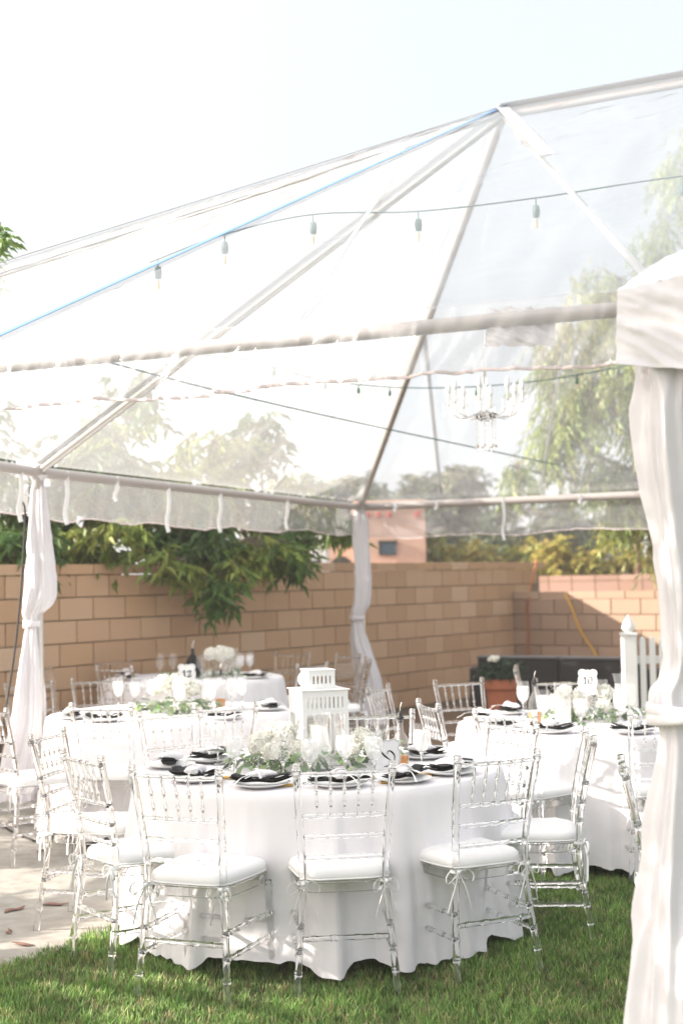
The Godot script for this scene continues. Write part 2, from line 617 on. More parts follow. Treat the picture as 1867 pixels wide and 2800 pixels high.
# ---------------------------------------------------------------- tableware
func make_goblet(label: String, iced: bool) -> Node3D:
	var t := thing("ice_water_goblet" if iced else "wine_glass", label, "glass")
	var st := MB.new()
	st.lathe([[0.0, 0.0], [0.034, 0.0], [0.035, 0.002], [0.030, 0.004], [0.012, 0.009], [0.006, 0.018], [0.0045, 0.04], [0.0045, 0.065], [0.007, 0.08], [0.012, 0.087], [0.0, 0.09]], 20)
	part("stem", st, M.acrylic, t)
	var bw := MB.new()
	var prof := [[0.0, 0.086], [0.014, 0.09], [0.027, 0.103], [0.036, 0.122], [0.0405, 0.146], [0.0405, 0.168], [0.038, 0.19], [0.0345, 0.215], [0.0335, 0.222]]
	bw.lathe(prof, 28)
	part("bowl", bw, M.glass, t)
	if iced:
		var ic := MB.new()
		var rows := []
		var nz := FastNoiseLite.new()
		nz.frequency = 45
		for p in [[0.0, 0.091], [0.013, 0.094], [0.025, 0.106], [0.034, 0.124], [0.0385, 0.147], [0.0385, 0.166], [0.037, 0.183], [0.033, 0.187], [0.018, 0.190], [0.0, 0.190]]:
			var row := PackedVector3Array()
			for k in 28:
				var f := TAU * k / 28
				var q := Vector3(p[0] * cos(f), p[1], -p[0] * sin(f))
				var e := nz.get_noise_3dv(q)
				if p[1] > 0.182:
					q.y += e * 0.012
				else:
					q *= Vector3(1 + e * 0.05, 1, 1 + e * 0.05)
				row.append(q)
			rows.append(row)
		ic.grid(rows, true, true)
		part("ice_water", ic, M.ice, t)
		var cb := MB.new()
		for i in 9:
			var f := i * 2.4
			cb.soft_box(Vector3(cos(f) * 0.018, 0.118 + i * 0.0078, sin(f) * 0.018), Vector3(0.019, 0.016, 0.018), 0.002, Basis.from_euler(Vector3(i * 1.3, i * 0.7, i * 2.1)))
		part("ice", cb, M.acrylic, t).set_meta("kind", "stuff")
	return t

func carafe(at: Vector3, label: String, straight := false) -> void:
	var t := thing("cylinder_vase" if straight else "water_carafe", label, "vase" if straight else "carafe", at)
	var b := MB.new()
	if straight:
		b.lathe([[0.0, 0.004], [0.05, 0.004], [0.05, 0.25], [0.052, 0.252], [0.050, 0.254]], 28)
	else:
		b.lathe([[0.0, 0.006], [0.040, 0.006], [0.045, 0.012], [0.045, 0.06], [0.040, 0.13], [0.030, 0.19], [0.030, 0.215], [0.036, 0.245], [0.044, 0.268]], 28)
	part("body", b, M.glass, t)
	var w := MB.new()
	if straight:
		w.lathe([[0.0, 0.008], [0.047, 0.008], [0.047, 0.15], [0.0, 0.152]], 24)
	else:
		w.lathe([[0.0, 0.012], [0.041, 0.013], [0.0415, 0.06], [0.037, 0.13], [0.027, 0.19], [0.027, 0.205], [0.0, 0.206]], 24)
	part("water", w, M.water, t)
	var f := MB.new()
	f.lathe([[0.0, 0.0], [0.04, 0.0], [0.044, 0.003], [0.044, 0.006], [0.0, 0.006]], 24)
	part("base", f, M.acrylic, t)

func oil_bottle(at: Vector3, label: String) -> void:
	var t := thing("oil_bottle", label, "bottle", at)
	var b := MB.new()
	b.lathe([[0.0, 0.002], [0.036, 0.002], [0.038, 0.008], [0.038, 0.13], [0.034, 0.155], [0.018, 0.18], [0.0135, 0.195], [0.0135, 0.228], [0.016, 0.231], [0.016, 0.238], [0.012, 0.24]], 24)
	part("body", b, M.glass, t)
	var o := MB.new()
	o.lathe([[0.0, 0.006], [0.035, 0.006], [0.035, 0.075], [0.0, 0.076]], 24)
	part("oil", o, M.oil, t)
	var p := MB.new()
	p.lathe([[0.0, 0.225], [0.011, 0.226], [0.012, 0.243], [0.019, 0.246], [0.019, 0.252], [0.011, 0.255], [0.013, 0.266], [0.009, 0.272], [0.004, 0.28], [0.0, 0.281]], 14)
	part("pourer", p, M.dark, t)
	var s := MB.new()
	s.tube(smooth_path([Vector3(0, 0.275, 0), Vector3(0.002, 0.295, 0), Vector3(0.009, 0.318, 0)], 6), 0.0028, 8)
	part("spout", s, M.silver, t)

func make_plate(label: String) -> MeshInstance3D:
	var mb := MB.new()
	mb.lathe([[0.0, 0.0], [0.07, 0.0], [0.078, 0.004], [0.118, 0.015], [0.122, 0.018], [0.120, 0.0195], [0.116, 0.018], [0.078, 0.008], [0.07, 0.006], [0.0, 0.006]], 40)
	return single("plate", mb, M.plate, label, "plate", Vector3.ZERO, 0, "white plates on the tables")

func make_napkin(label: String, sd: int) -> MeshInstance3D:
	var r2 := RandomNumberGenerator.new()
	r2.seed = sd
	var mb := MB.new()
	for ly in 3:
		var path := PackedVector3Array()
		var ra := PackedFloat32Array()
		var rb := PackedFloat32Array()
		var ph := r2.randf_range(0, 6)
		for i in 25:
			var u := i / 24.0 - 0.5
			path.append(Vector3(u * (0.27 - 0.015 * ly), 0.018 + ly * 0.0085 + 0.06 * u * u + 0.004 * sin(u * 12 + ph), 0.006 * sin(u * 7 + ph) + ly * 0.003))
			var en := minf(1.0, (0.5 - absf(u)) * 14 + 0.35)
			ra.append(0.0048 * en)
			rb.append(0.036 * (0.92 + 0.1 * sin(u * 9 + ph)))
		mb.sweep(path, ra, rb, 14, Vector3.UP)
	return single("folded_napkin", mb, M.black, label, "napkin", Vector3.ZERO, 0, "black napkins on the plates")

func make_bundle(label: String, sd: int) -> Node3D:
	var t := thing("wrapped_cutlery", label, "cutlery", Vector3.ZERO, 0, "wrapped cutlery on the napkins")
	var mb := MB.new()
	var nz := FastNoiseLite.new()
	nz.seed = sd
	nz.frequency = 16
	var rows := []
	for i in 15:
		var a := PI * i / 14.0
		var row := PackedVector3Array()
		for k in 20:
			var f := TAU * k / 20
			var q := Vector3(sin(a) * cos(f) * 0.036, sin(a) * sin(f) * 0.021, -cos(a) * 0.066)
			q *= 1.0 + nz.get_noise_3dv(q) * 0.42
			row.append(q + Vector3(0, 0.052, 0))
		rows.append(row)
	mb.grid(rows, true, true)
	part("wrap", mb, M.cloth, t)
	var rb := MB.new()
	rb.sweep(smooth_path([Vector3(-0.045, 0.045, 0.02), Vector3(-0.015, 0.078, 0.02), Vector3(0.02, 0.074, 0.022), Vector3(0.046, 0.042, 0.02)], 14), 0.0016, 0.008, 6, Vector3.UP)
	part("ribbon", rb, M.ribbon, t)
	var fk := MB.new()
	fk.sweep(smooth_path([Vector3(0.012, 0.058, 0.04), Vector3(0.03, 0.05, 0.10), Vector3(0.042, 0.03, 0.135), Vector3(0.047, 0.02, 0.155)], 10), 0.0018, PackedFloat32Array([0.003, 0.003, 0.003, 0.0032, 0.0036, 0.0044, 0.0055, 0.0066, 0.0075, 0.0075, 0.005]), 8, Vector3.UP)
	part("knife_handle", fk, M.silver, t)
	var tn := MB.new()
	for k in 4:
		tn.tube(smooth_path([Vector3(0.02 + k * 0.001, 0.058, 0.03), Vector3(0.04 + k * 0.004, 0.055, 0.07), Vector3(0.058 + k * 0.0045, 0.05, 0.10)], 5), 0.0014, 6)
	part("fork", tn, M.silver, t)
	return t

func setting(c: Vector3, x: float, d: float, where: String, sd: int) -> void:
	var p := P(x, d) - Vector3(c.x, 0, c.z)
	var r := minf(p.length(), 0.715)
	p = p.normalized() * r
	var w := Vector3(c.x + p.x, 0.7665, c.z + p.z)
	var out := atan2(p.x, p.z)
	var plate := dup(protos.plate, w, 0.0, "white plate " + where)
	var nap := dup(protos.napkins[sd % 3], w + Vector3(0, 0.006, 0), out + rnd(-0.35, 0.35), "black folded napkin " + where)
	var bun := dup(protos.bundles[sd % 2], w + Vector3(0, 0.0, 0), out + rnd(-0.9, 0.9), "white wrapped cutlery " + where)

func scallop_outline() -> PackedVector2Array:
	var pts := PackedVector2Array()
	var q := [[0.030, 0.0], [0.052, 0.006], [0.062, 0.022], [0.056, 0.042], [0.062, 0.062], [0.062, 0.094], [0.056, 0.112], [0.062, 0.132], [0.050, 0.150], [0.028, 0.153], [0.010, 0.147], [0.0, 0.153]]
	for p in q:
		pts.append(Vector2(p[0], p[1]))
	for i in range(q.size() - 2, -1, -1):
		pts.append(Vector2(-q[i][0], q[i][1]))
	var sm := PackedVector2Array()
	var m := pts.size()
	for i in m:
		for k in 4:
			sm.append(pts[i].cubic_interpolate(pts[(i + 1) % m], pts[(i + m - 1) % m], pts[(i + 2) % m], k / 4.0))
	return sm

func table_card(at: Vector3, turn: float, lean: float, text: String, label: String) -> Node3D:
	var t := thing("table_number_card", label, "table number", at, turn)
	var ol := scallop_outline()
	var bs := Basis(Vector3.RIGHT, lean)
	var mb := MB.new()
	var tri := Geometry2D.triangulate_polygon(ol)
	for i in range(0, tri.size(), 3):
		var a := ol[tri[i]]
		var b := ol[tri[i + 1]]
		var c := ol[tri[i + 2]]
		if (b - a).cross(c - a) > 0:
			var e := b
			b = c
			c = e
		mb.tri(bs * Vector3(a.x, a.y, 0.001), bs * Vector3(b.x, b.y, 0.001), bs * Vector3(c.x, c.y, 0.001))
		mb.tri(bs * Vector3(a.x, a.y, -0.001), bs * Vector3(c.x, c.y, -0.001), bs * Vector3(b.x, b.y, -0.001))
	for i in ol.size():
		var a := ol[i]
		var b := ol[(i + 1) % ol.size()]
		mb.quad(bs * Vector3(a.x, a.y, 0.001), bs * Vector3(a.x, a.y, -0.001), bs * Vector3(b.x, b.y, -0.001), bs * Vector3(b.x, b.y, 0.001))
	var card := part("card", mb, M.card, t)
	var bd := MB.new()
	var pth := PackedVector3Array()
	for i in ol.size() + 1:
		var a := ol[i % ol.size()]
		pth.append(bs * Vector3(a.x * 0.93, 0.0765 + (a.y - 0.0765) * 0.94, 0.0015))
	bd.tube(pth, 0.0007, 5, false)
	part("border_line", bd, M.ink, card)
	if text == "script":
		# a hand-lettered figure, of which the chair hides the lower half
		var s := MB.new()
		for st in [[[-0.030, 0.112, 0.0010], [-0.026, 0.098, 0.0028], [-0.014, 0.082, 0.0044], [0.002, 0.068, 0.0034], [0.016, 0.058, 0.0012]], [[0.002, 0.086, 0.0010], [0.004, 0.096, 0.0018], [0.012, 0.100, 0.0026], [0.024, 0.093, 0.0042], [0.034, 0.077, 0.0030], [0.030, 0.055, 0.0018], [0.010, 0.036, 0.0034], [-0.016, 0.030, 0.0012]]]:
			var pp := []
			for q in st:
				pp.append(Vector3(q[0], q[1], q[2]))
			var path := PackedVector3Array()
			var rad := PackedFloat32Array()
			for i in 31:
				var w := curve(pp, i / 30.0)
				path.append(bs * Vector3(w.x, w.y, 0.0018))
				rad.append(w.z)
			s.sweep(path, 0.0006, rad, 8, bs * Vector3(0, 0, 1))
		part("lettering", s, M.ink, card)
	else:
		var tm := TextMesh.new()
		var ff := FontVariation.new()
		var sf := SystemFont.new()
		sf.font_names = PackedStringArray(["Droid Serif"])
		ff.base_font = sf
		ff.variation_embolden = 0.7
		ff.variation_transform = Transform2D(Vector2(1, 0), Vector2(0.28, 1), Vector2.ZERO)
		tm.font = ff
		tm.text = text
		tm.font_size = 48
		tm.pixel_size = 0.0013
		tm.depth = 0.0012
		tm.material = M.ink
		var o := MeshInstance3D.new()
		o.name = "lettering"
		o.mesh = tm
		card.add_child(o, true)
		o.transform = Transform3D(bs, bs * Vector3(0, 0.078, 0.0016))
	var ft := MB.new()
	ft.soft_box(Vector3(0, -0.006, 0.004), Vector3(0.05, 0.012, 0.03), 0.002)
	part("holder", ft, M.acrylic, t)
	return t

# ---------------------------------------------------------------- flowers
func blossom_mesh(sd: int) -> ArrayMesh:
	var r2 := RandomNumberGenerator.new()
	r2.seed = sd
	var mb := MB.new()
	for i in 74:
		var y := 1.0 - 1.55 * (i + 0.5) / 74.0
		var f := i * 2.39996
		var rr := sqrt(maxf(0, 1 - y * y))
		var nn := Vector3(rr * cos(f), y, rr * sin(f)).normalized()
		var u := nn.cross(Vector3(0.3, 1, 0.2)).normalized().rotated(nn, r2.randf_range(0, TAU))
		var w := nn.cross(u)
		var o := nn * 0.045 * r2.randf_range(0.84, 1.08)
		var s := r2.randf_range(0.016, 0.024)
		var rows := []
		for a in 3:
			var row := PackedVector3Array()
			for b in 3:
				var p := u * (a - 1) * s + w * (b - 1) * s * (0.75 if a == 1 else 0.55)
				row.append(o + p + nn * (0.007 * (absf(a - 1) + absf(b - 1)) * r2.randf_range(0.2, 1.2) - 0.002))
			rows.append(row)
		mb.grid(rows, false, false)
	var core := []
	for i in 9:
		var a := PI * i / 8.0
		core.append([sin(a) * 0.041, -cos(a) * 0.041])
	mb.lathe(core, 14)
	return mb.mesh(M.petal)

func leaf_mesh(ln: float, wd: float, fold: float, droop: float, m: Material) -> ArrayMesh:
	var mb := MB.new()
	var rows := []
	for i in 6:
		var u := i / 5.0
		var hw := wd * 0.5 * pow(sin(PI * clampf(u * 0.96 + 0.02, 0, 1)), 0.7)
		var c := Vector3(0, -droop * u * u * ln, -u * ln)
		rows.append(PackedVector3Array([c + Vector3(-hw, fold * hw, 0), c, c + Vector3(hw, fold * hw, 0)]))
	mb.grid(rows, false, false)
	return mb.mesh(m)

func arrangement(c: Vector3, blooms: Array, spread: float, n_leaf: int, tint: float, label: String, keep_out := 0.0) -> void:
	var t := thing("flower_arrangement", label, "flowers", Vector3(c.x, 0.7645, c.z))
	for b in blooms:
		var o := part_of("blossom", protos.blossoms[rng.randi() % 3], t)
		o.position = Vector3(b[0] - c.x, b[2] - 0.7645, -b[1] - c.z)
		o.rotation = Vector3(rnd(-0.5, 0.3), rnd(0, TAU), rnd(-0.3, 0.3))
		o.scale = Vector3.ONE * b[3]
	for i in n_leaf:
		var f := rnd(0, TAU)
		var r := rnd(maxf(keep_out, 0.04), spread)
		var ad: Array = ([] if blooms.is_empty() else blooms[rng.randi() % blooms.size()])
		var ctr := Vector3(ad[0] - c.x, 0, -ad[1] - c.z) if ad.size() and rng.randf() < 0.7 else Vector3.ZERO
		var q := ctr + Vector3(cos(f) * r * (0.45 if ctr != Vector3.ZERO else 1.0), 0, sin(f) * r * (0.45 if ctr != Vector3.ZERO else 1.0))
		var y := rnd(0.008, 0.085)
		var o := part_of("leaf", protos.flower_leaves[rng.randi() % 6], t)
		o.position = q + Vector3(0, y, 0)
		o.rotation = Vector3(rnd(-0.9, 0.7), -f + rnd(-1.2, 1.2) - PI / 2, rnd(-0.8, 0.8))
		var k := rnd(0.7, 1.25)
		o.scale = Vector3(k, k, k)
	# baby's breath
	var dots := []
	var cols := []
	for i in 900:
		var ad: Array = blooms[rng.randi() % blooms.size()]
		var f := rnd(0, TAU)
		var q := Vector3(ad[0] - c.x + cos(f) * rnd(0.02, 0.12), rnd(0.03, ad[2] - 0.7645 + 0.05), -ad[1] - c.z + sin(f) * rnd(0.03, 0.12))
		dots.append(Transform3D(Basis.from_euler(Vector3(rnd(0, 6), rnd(0, 6), 0)).scaled(Vector3.ONE * rnd(0.7, 1.3)), q))
		cols.append(Color(0.8, 0.78, 0.68))
	scatter("filler_flowers", protos.dot, dots, cols, t)

# ---------------------------------------------------------------- trees
func spray_mesh(cnt: int, ln: float, wd: float, span: float, hang: float, sd: int) -> ArrayMesh:
	var r2 := RandomNumberGenerator.new()
	r2.seed = sd
	var mb := MB.new()
	for i in cnt:
		var u := (i + 0.5) / cnt
		var o := Vector3(r2.randf_range(-0.02, 0.02), -hang * u * span - 0.1 * u * u * span, -u * span * (1 - 0.5 * hang))
		var bs := Basis.from_euler(Vector3(r2.randf_range(-0.6, 0.25) - hang * 1.05, r2.randf_range(-1.5, 1.5), r2.randf_range(-0.8, 0.8)))
		var l := ln * r2.randf_range(0.75, 1.2)
		var w := wd * r2.randf_range(0.8, 1.15)
		var p0 := o
		var p1 := o + bs * Vector3(-w * 0.5, 0.012 * l / 0.1, -l * 0.42)
		var p2 := o + bs * Vector3(0, -0.04 * l, -l * 0.45)
		var p3 := o + bs * Vector3(w * 0.5, 0.012 * l / 0.1, -l * 0.42)
		var p4 := o + bs * Vector3(0, -0.16 * l, -l)
		mb.tri(p0, p1, p2)
		mb.tri(p0, p2, p3)
		mb.tri(p1, p4, p2)
		mb.tri(p2, p4, p3)
	return mb.mesh(M.leaf)

# clumps = [centre, radii, number of sprays]; tints are linear colours
func tree(called: String, label: String, foot: Vector3, trunk_r: float, fork: Vector3, clumps: Array, me: ArrayMesh, tints: Array, scale: float, sd: int, cat := "tree", droopy := false, limbs := true) -> Node3D:
	rng.seed = sd
	var t := thing(called, label, cat, foot)
	var xf := []
	var cols := []
	var tr := MB.new()
	if trunk_r > 0:
		tr.tube(smooth_path([Vector3.ZERO, fork * 0.4 + Vector3(trunk_r * 0.6, 0, 0), fork], 8), PackedFloat32Array([trunk_r * 1.3, trunk_r, trunk_r * 0.95, trunk_r * 0.9, trunk_r * 0.86, trunk_r * 0.82, trunk_r * 0.78, trunk_r * 0.72, trunk_r * 0.66]), 9)
	for c in clumps:
		var ctr: Vector3 = c[0] - foot
		var rad: Vector3 = c[1]
		if limbs and trunk_r > 0:
			var mid := fork.lerp(ctr, 0.5) + Vector3(0, 0.15 * rad.y, 0)
			var rr := PackedFloat32Array()
			for i in 9:
				rr.append(lerpf(trunk_r * 0.5, 0.008, i / 8.0))
			tr.tube(smooth_path([fork, mid, ctr], 8), rr, 6)
		var tint: Array = tints[rng.randi() % tints.size()]
		var seeds := []
		for i in 14:
			seeds.append(ctr + rdir() * rad * pow(rng.randf(), 0.4))
		if limbs:
			for q in seeds:
				tr.tube(PackedVector3Array([ctr.lerp(q, -0.1), ctr.lerp(q, 0.5) + Vector3(0, 0.04, 0), q]), PackedFloat32Array([0.012, 0.008, 0.004]), 4)
		for i in int(c[2]):
			var q: Vector3 = seeds[rng.randi() % seeds.size()]
			q = q + rdir() * rad * 0.34 * pow(rng.randf(), 0.6)
			var bs := Basis.from_euler(Vector3(rnd(-0.7, 0.5) if not droopy else rnd(-0.3, 0.3), rnd(0, TAU), rnd(-0.5, 0.5)))
			xf.append(Transform3D(bs.scaled(Vector3.ONE * scale * rnd(0.7, 1.25)), q))
			var g := rnd(0.7, 1.35)
			cols.append(Color(tint[0] * g * rnd(0.85, 1.2), tint[1] * g, tint[2] * g))
	if tr.v.size():
		part("trunk", tr, M.bark, t)
	scatter("crown", me, xf, cols, t)
	return t

var protos := {}

# ---------------------------------------------------------------- scene
func _ready() -> void:
	rng.seed = 20
	var cam := Camera3D.new()
	cam.name = "camera"
	cam.position = Vector3(0, 1.66, 0)
	cam.rotation_degrees = Vector3(2.646, 0, -1.1)
	cam.fov = 39.6
	cam.near = 0.05
	cam.far = 400
	var ca := CameraAttributesPhysical.new()
	ca.frustum_focal_length = 33.334   # on a 24 mm high gate: 39.6 degrees
	ca.frustum_near = 0.05
	ca.frustum_far = 400
	ca.frustum_focus_distance = 6.0
	ca.exposure_aperture = 1.6
	cam.attributes = ca
	add_child(cam)
	cam.current = true
	var we := WorldEnvironment.new()
	we.name = "environment"
	var env := Environment.new()
	env.background_mode = Environment.BG_SKY
	var sky := Sky.new()
	var sm := ProceduralSkyMaterial.new()
	sm.sky_top_color = Color(0.62, 0.648, 0.68)
	sm.sky_horizon_color = Color(0.652, 0.668, 0.68)
	sm.sky_curve = 0.25
	sm.ground_bottom_color = Color(0.5, 0.48, 0.44)
	sm.ground_horizon_color = Color(0.8, 0.8, 0.79)
	sm.sun_angle_max = 97.0
	sm.sun_curve = 0.75
	sky.sky_material = sm
	env.sky = sky
	env.tonemap_mode = Environment.TONE_MAPPER_LINEAR
	env.tonemap_exposure = 2.5
	env.fog_enabled = true
	env.fog_mode = Environment.FOG_MODE_EXPONENTIAL
	env.fog_density = 0.002
	env.fog_light_color = Color(1.0, 0.985, 0.97)
	env.sdfgi_enabled = true
	env.ssao_enabled = true
	env.ssil_enabled = true
	we.environment = env
	add_child(we)
	var sun := DirectionalLight3D.new()
	sun.name = "sun"
	sun.light_energy = 1.6
	sun.light_color = Color(1.0, 0.965, 0.92)
	sun.light_angular_distance = 0.5
	sun.shadow_enabled = true
	add_child(sun)
	var to_sun := Vector3(-1.0, tan(deg_to_rad(21.5)), 0.08).normalized()
	sun.look_at_from_position(to_sun * 10.0, Vector3.ZERO)

	make_materials()
	ground()
	walls()
	background()
	tent()
	garden_things()
	tables()
	chairs()
	place_settings()
	lights_and_chandelier()
	plants()
	lawn_blades()

func poly(mb: MB, pts: Array, y: float) -> void:
	var p2 := PackedVector2Array()
	for p in pts:
		p2.append(Vector2(p[0], p[1]))
	var t := Geometry2D.triangulate_polygon(p2)
	for i in range(0, t.size(), 3):
		var a := p2[t[i]]
		var b := p2[t[i + 1]]
		var c := p2[t[i + 2]]
		var q := [P(a.x, a.y, y), P(b.x, b.y, y), P(c.x, c.y, y)]
		if (q[2] - q[0]).cross(q[1] - q[0]).y < 0:
			q = [q[0], q[2], q[1]]
		mb.tri(q[0], q[1], q[2])

func edge_x(d: float) -> float:      # where the patio meets the lawn
	return -1.56 + 0.64 * (d - 6.25) + 0.05 * sin(d * 2.3)

func ground() -> void:
	var g := MB.new()
	poly(g, [[-150, -20], [150, -20], [150, 250], [-150, 250]], -0.02)
	struct("ground", g, M.soil, "bare brown earth beyond the lawn and along the wall", "ground")
	var lawn := MB.new()
	var pts := [[14, -6], [-9, -6]]
	pts.append([-9, 3.0])
	for i in 20:
		var d := 3.0 + i * 0.55
		pts.append([edge_x(d), d])
	pts.append([2.6, 13.6])
	pts.append([14, 12.0])
	poly(lawn, pts, -0.004)
	struct("lawn", lawn, M.turf, "green lawn under the front of the tent", "lawn")
	var pa := MB.new()
	var q := []
	for i in 15:
		var d := 3.0 + i * 0.5
		q.append([edge_x(d) + 0.03, d])
	q.append_array([[-0.2, 15.9], [-0.62, 16.02], [-9, 4.6], [-9, 3.0]])
	poly(pa, q, 0.0)
	struct("patio", pa, M.concrete, "pale stained concrete patio along the block wall", "patio")
	# dark leaves and stains lying on the concrete
	var k := 0
	for s in [[-1.52, 7.42, 0.075], [-1.70, 7.32, 0.07], [-1.62, 6.86, 0.04], [-1.50, 6.62, 0.06], [-1.66, 9.4, 0.05], [-1.9, 8.9, 0.05]]:
		var mb := MB.new()
		var pth := smooth_path([Vector3(-s[2], 0.003, 0.01), Vector3(-s[2] * 0.3, 0.008, -0.008), Vector3(s[2] * 0.3, 0.005, 0.006), Vector3(s[2], 0.010, -0.004)], 10)
		var ra := PackedFloat32Array()
		for i in 11:
			ra.append(s[2] * 0.34 * sin(PI * (i + 0.3) / 10.6))
		mb.sweep(pth, 0.002, ra, 6, Vector3.UP)
		single("fallen_leaf", mb, M.brown, "dry brown leaf on the concrete, " + ["by the grass edge at the left", "beside the leftmost chair of the middle table", "small one in the middle of the bare concrete", "nearest the lawn", "under the chair at the far left", "close to the foot of the far left drape"][k], "leaf", P(s[0], s[1], 0.002), k * 0.9, "dry leaves on the patio")
		k += 1

func block_wall(called: String, label: String, a: Vector2, dir: Vector2, ln: float, rows: int, course: float, blk: float, cap_h: float, sd: int, drop := 0.0, tint := "blocks") -> void:
	rng.seed = sd
	var ang := atan2(dir.y, dir.x)   # x, depth
	var t := thing(called, label, "wall", P(a.x, a.y, 0), ang)
	# local x runs along the wall, +z faces the garden
	var core := MB.new()
	core.box(Vector3(ln * 0.5, rows * course * 0.5 - 0.1, -0.02), Vector3(ln, rows * course + 0.2, 0.13))
	part("mortar", core, M.mortar, t)
	var meshes := []
	for m in M[tint]:
		var mb := MB.new()
		mb.soft_box(Vector3.ZERO, Vector3(blk - 0.011, course - 0.011, 0.15), 0.004)
		meshes.append(mb.mesh(m))
	var n := int(ceil(ln / blk))
	for r in rows:
		for k in n + 1:
			var x := (k + (0.5 if r % 2 == 0 else 0.0)) * blk
			if x > ln - blk * 0.3 or x < 0:
				continue
			var o := part_of("block", meshes[(rng.randi() % 3) if rng.randf() < 0.72 else (rng.randi() % 5)], t)
			o.position = Vector3(x, (r + 0.5) * course + drop, rnd(-0.002, 0.003))
	for k in n:
		var mb2: ArrayMesh = meshes[(rng.randi() % 5)]
		var o := part_of("cap_block", mb2, t)
		o.position = Vector3((k + 0.5) * blk, rows * course + cap_h * 0.5 + drop, 0.004)
		o.scale = Vector3(1, cap_h / course, 1.12)

func walls() -> void:
	var dir := Vector2(0.592, 0.806)
	block_wall("block_wall", "long tan block wall behind the tables, highest of the block walls", Vector2(-3.054, 12.70) - dir * 3.2, dir, 13.1, 8, 0.2130, 0.426, 0.10, 31, 0.032)
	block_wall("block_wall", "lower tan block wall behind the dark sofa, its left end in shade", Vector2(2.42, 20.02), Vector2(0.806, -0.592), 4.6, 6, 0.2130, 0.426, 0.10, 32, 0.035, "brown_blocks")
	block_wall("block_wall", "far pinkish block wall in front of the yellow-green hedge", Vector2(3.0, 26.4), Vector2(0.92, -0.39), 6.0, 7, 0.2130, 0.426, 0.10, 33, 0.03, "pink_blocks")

func background() -> void:
	var b := thing("stucco_building", "pink stucco building standing beyond the long block wall", "building", P(0, 30))
	var w := MB.new()
	w.box(Vector3(1.03, 1.6, -2.0), Vector3(1.46, 3.2, 4.0))
	w.box(Vector3(-0.02, 1.18, -2.2), Vector3(0.63, 2.36, 3.6))
	w.soft_box(Vector3(1.03, 3.22, -2.0), Vector3(1.56, 0.10, 4.1), 0.02)
	part("wall", w, M.stucco, b)
	var wl := MB.new()
	wl.soft_box(Vector3(0.96, 2.25, 0.03), Vector3(0.34, 0.26, 0.06), 0.01)
	var win := part("window", wl, M.window, b)
	var fr := MB.new()
	fr.box(Vector3(0.96, 2.40, 0.04), Vector3(0.40, 0.05, 0.10))
	fr.box(Vector3(0.79, 2.25, 0.04), Vector3(0.04, 0.26, 0.10))
	part("frame", fr, M.dark, win)
	for x in [0.55, 0.78, 1.0, 1.60]:
		var r := MB.new()
		r.soft_box(Vector3(x, 2.97, 0.02), Vector3(0.09, 0.09, 0.05), 0.01, Basis(Vector3.BACK, 0.4))
		part("red_tile", r, M.red, b)
	var led := MB.new()
	led.box(Vector3(1.1, 1.93, 0.04), Vector3(1.2, 0.05, 0.1))
	part("ledge", led, M.stucco, b)
	var ar := MB.new()
	var pts := []
	for i in 13:
		var f := PI * i / 12.0
		pts.append(Vector3(-0.02 + cos(f) * 0.25, 1.86 + sin(f) * 0.26, -0.38))
	for i in 12:
		ar.tri(Vector3(-0.02, 1.80, -0.38), pts[i], pts[i + 1])
	ar.box(Vector3(-0.02, 1.6, -0.39), Vector3(0.5, 0.5, 0.03))
	part("archway", ar, M.dark, b)
	var tr := thing("white_trailer", "white trailer parked beyond the wall, half hidden by branches", "trailer", P(-0.75, 26))
	var body := MB.new()
	body.soft_box(Vector3(0, 1.35, -1.0), Vector3(1.0, 2.3, 2.0), 0.05)
	part("body", body, M.trailer, tr)
	var wn := MB.new()
	wn.soft_box(Vector3(0.05, 1.88, 0.012), Vector3(0.62, 0.22, 0.05), 0.02)
	part("window", wn, M.dark, tr)
	for x in [-0.32, 0.32]:
		var wh := MB.new()
		wh.tube(PackedVector3Array([Vector3(x, 0.22, -0.3), Vector3(x, 0.22, -0.1)]), 0.22, 16)
		part("wheel", wh, M.dark, tr)
	var pole := MB.new()
	pole.tube(PackedVector3Array([P(5.80, 28.0, -0.1), P(5.80, 28.0, 3.4)]), 0.055, 10)
	single("wooden_post", pole, M.brown, "slim brown post in front of the hedge near the right drape", "post")

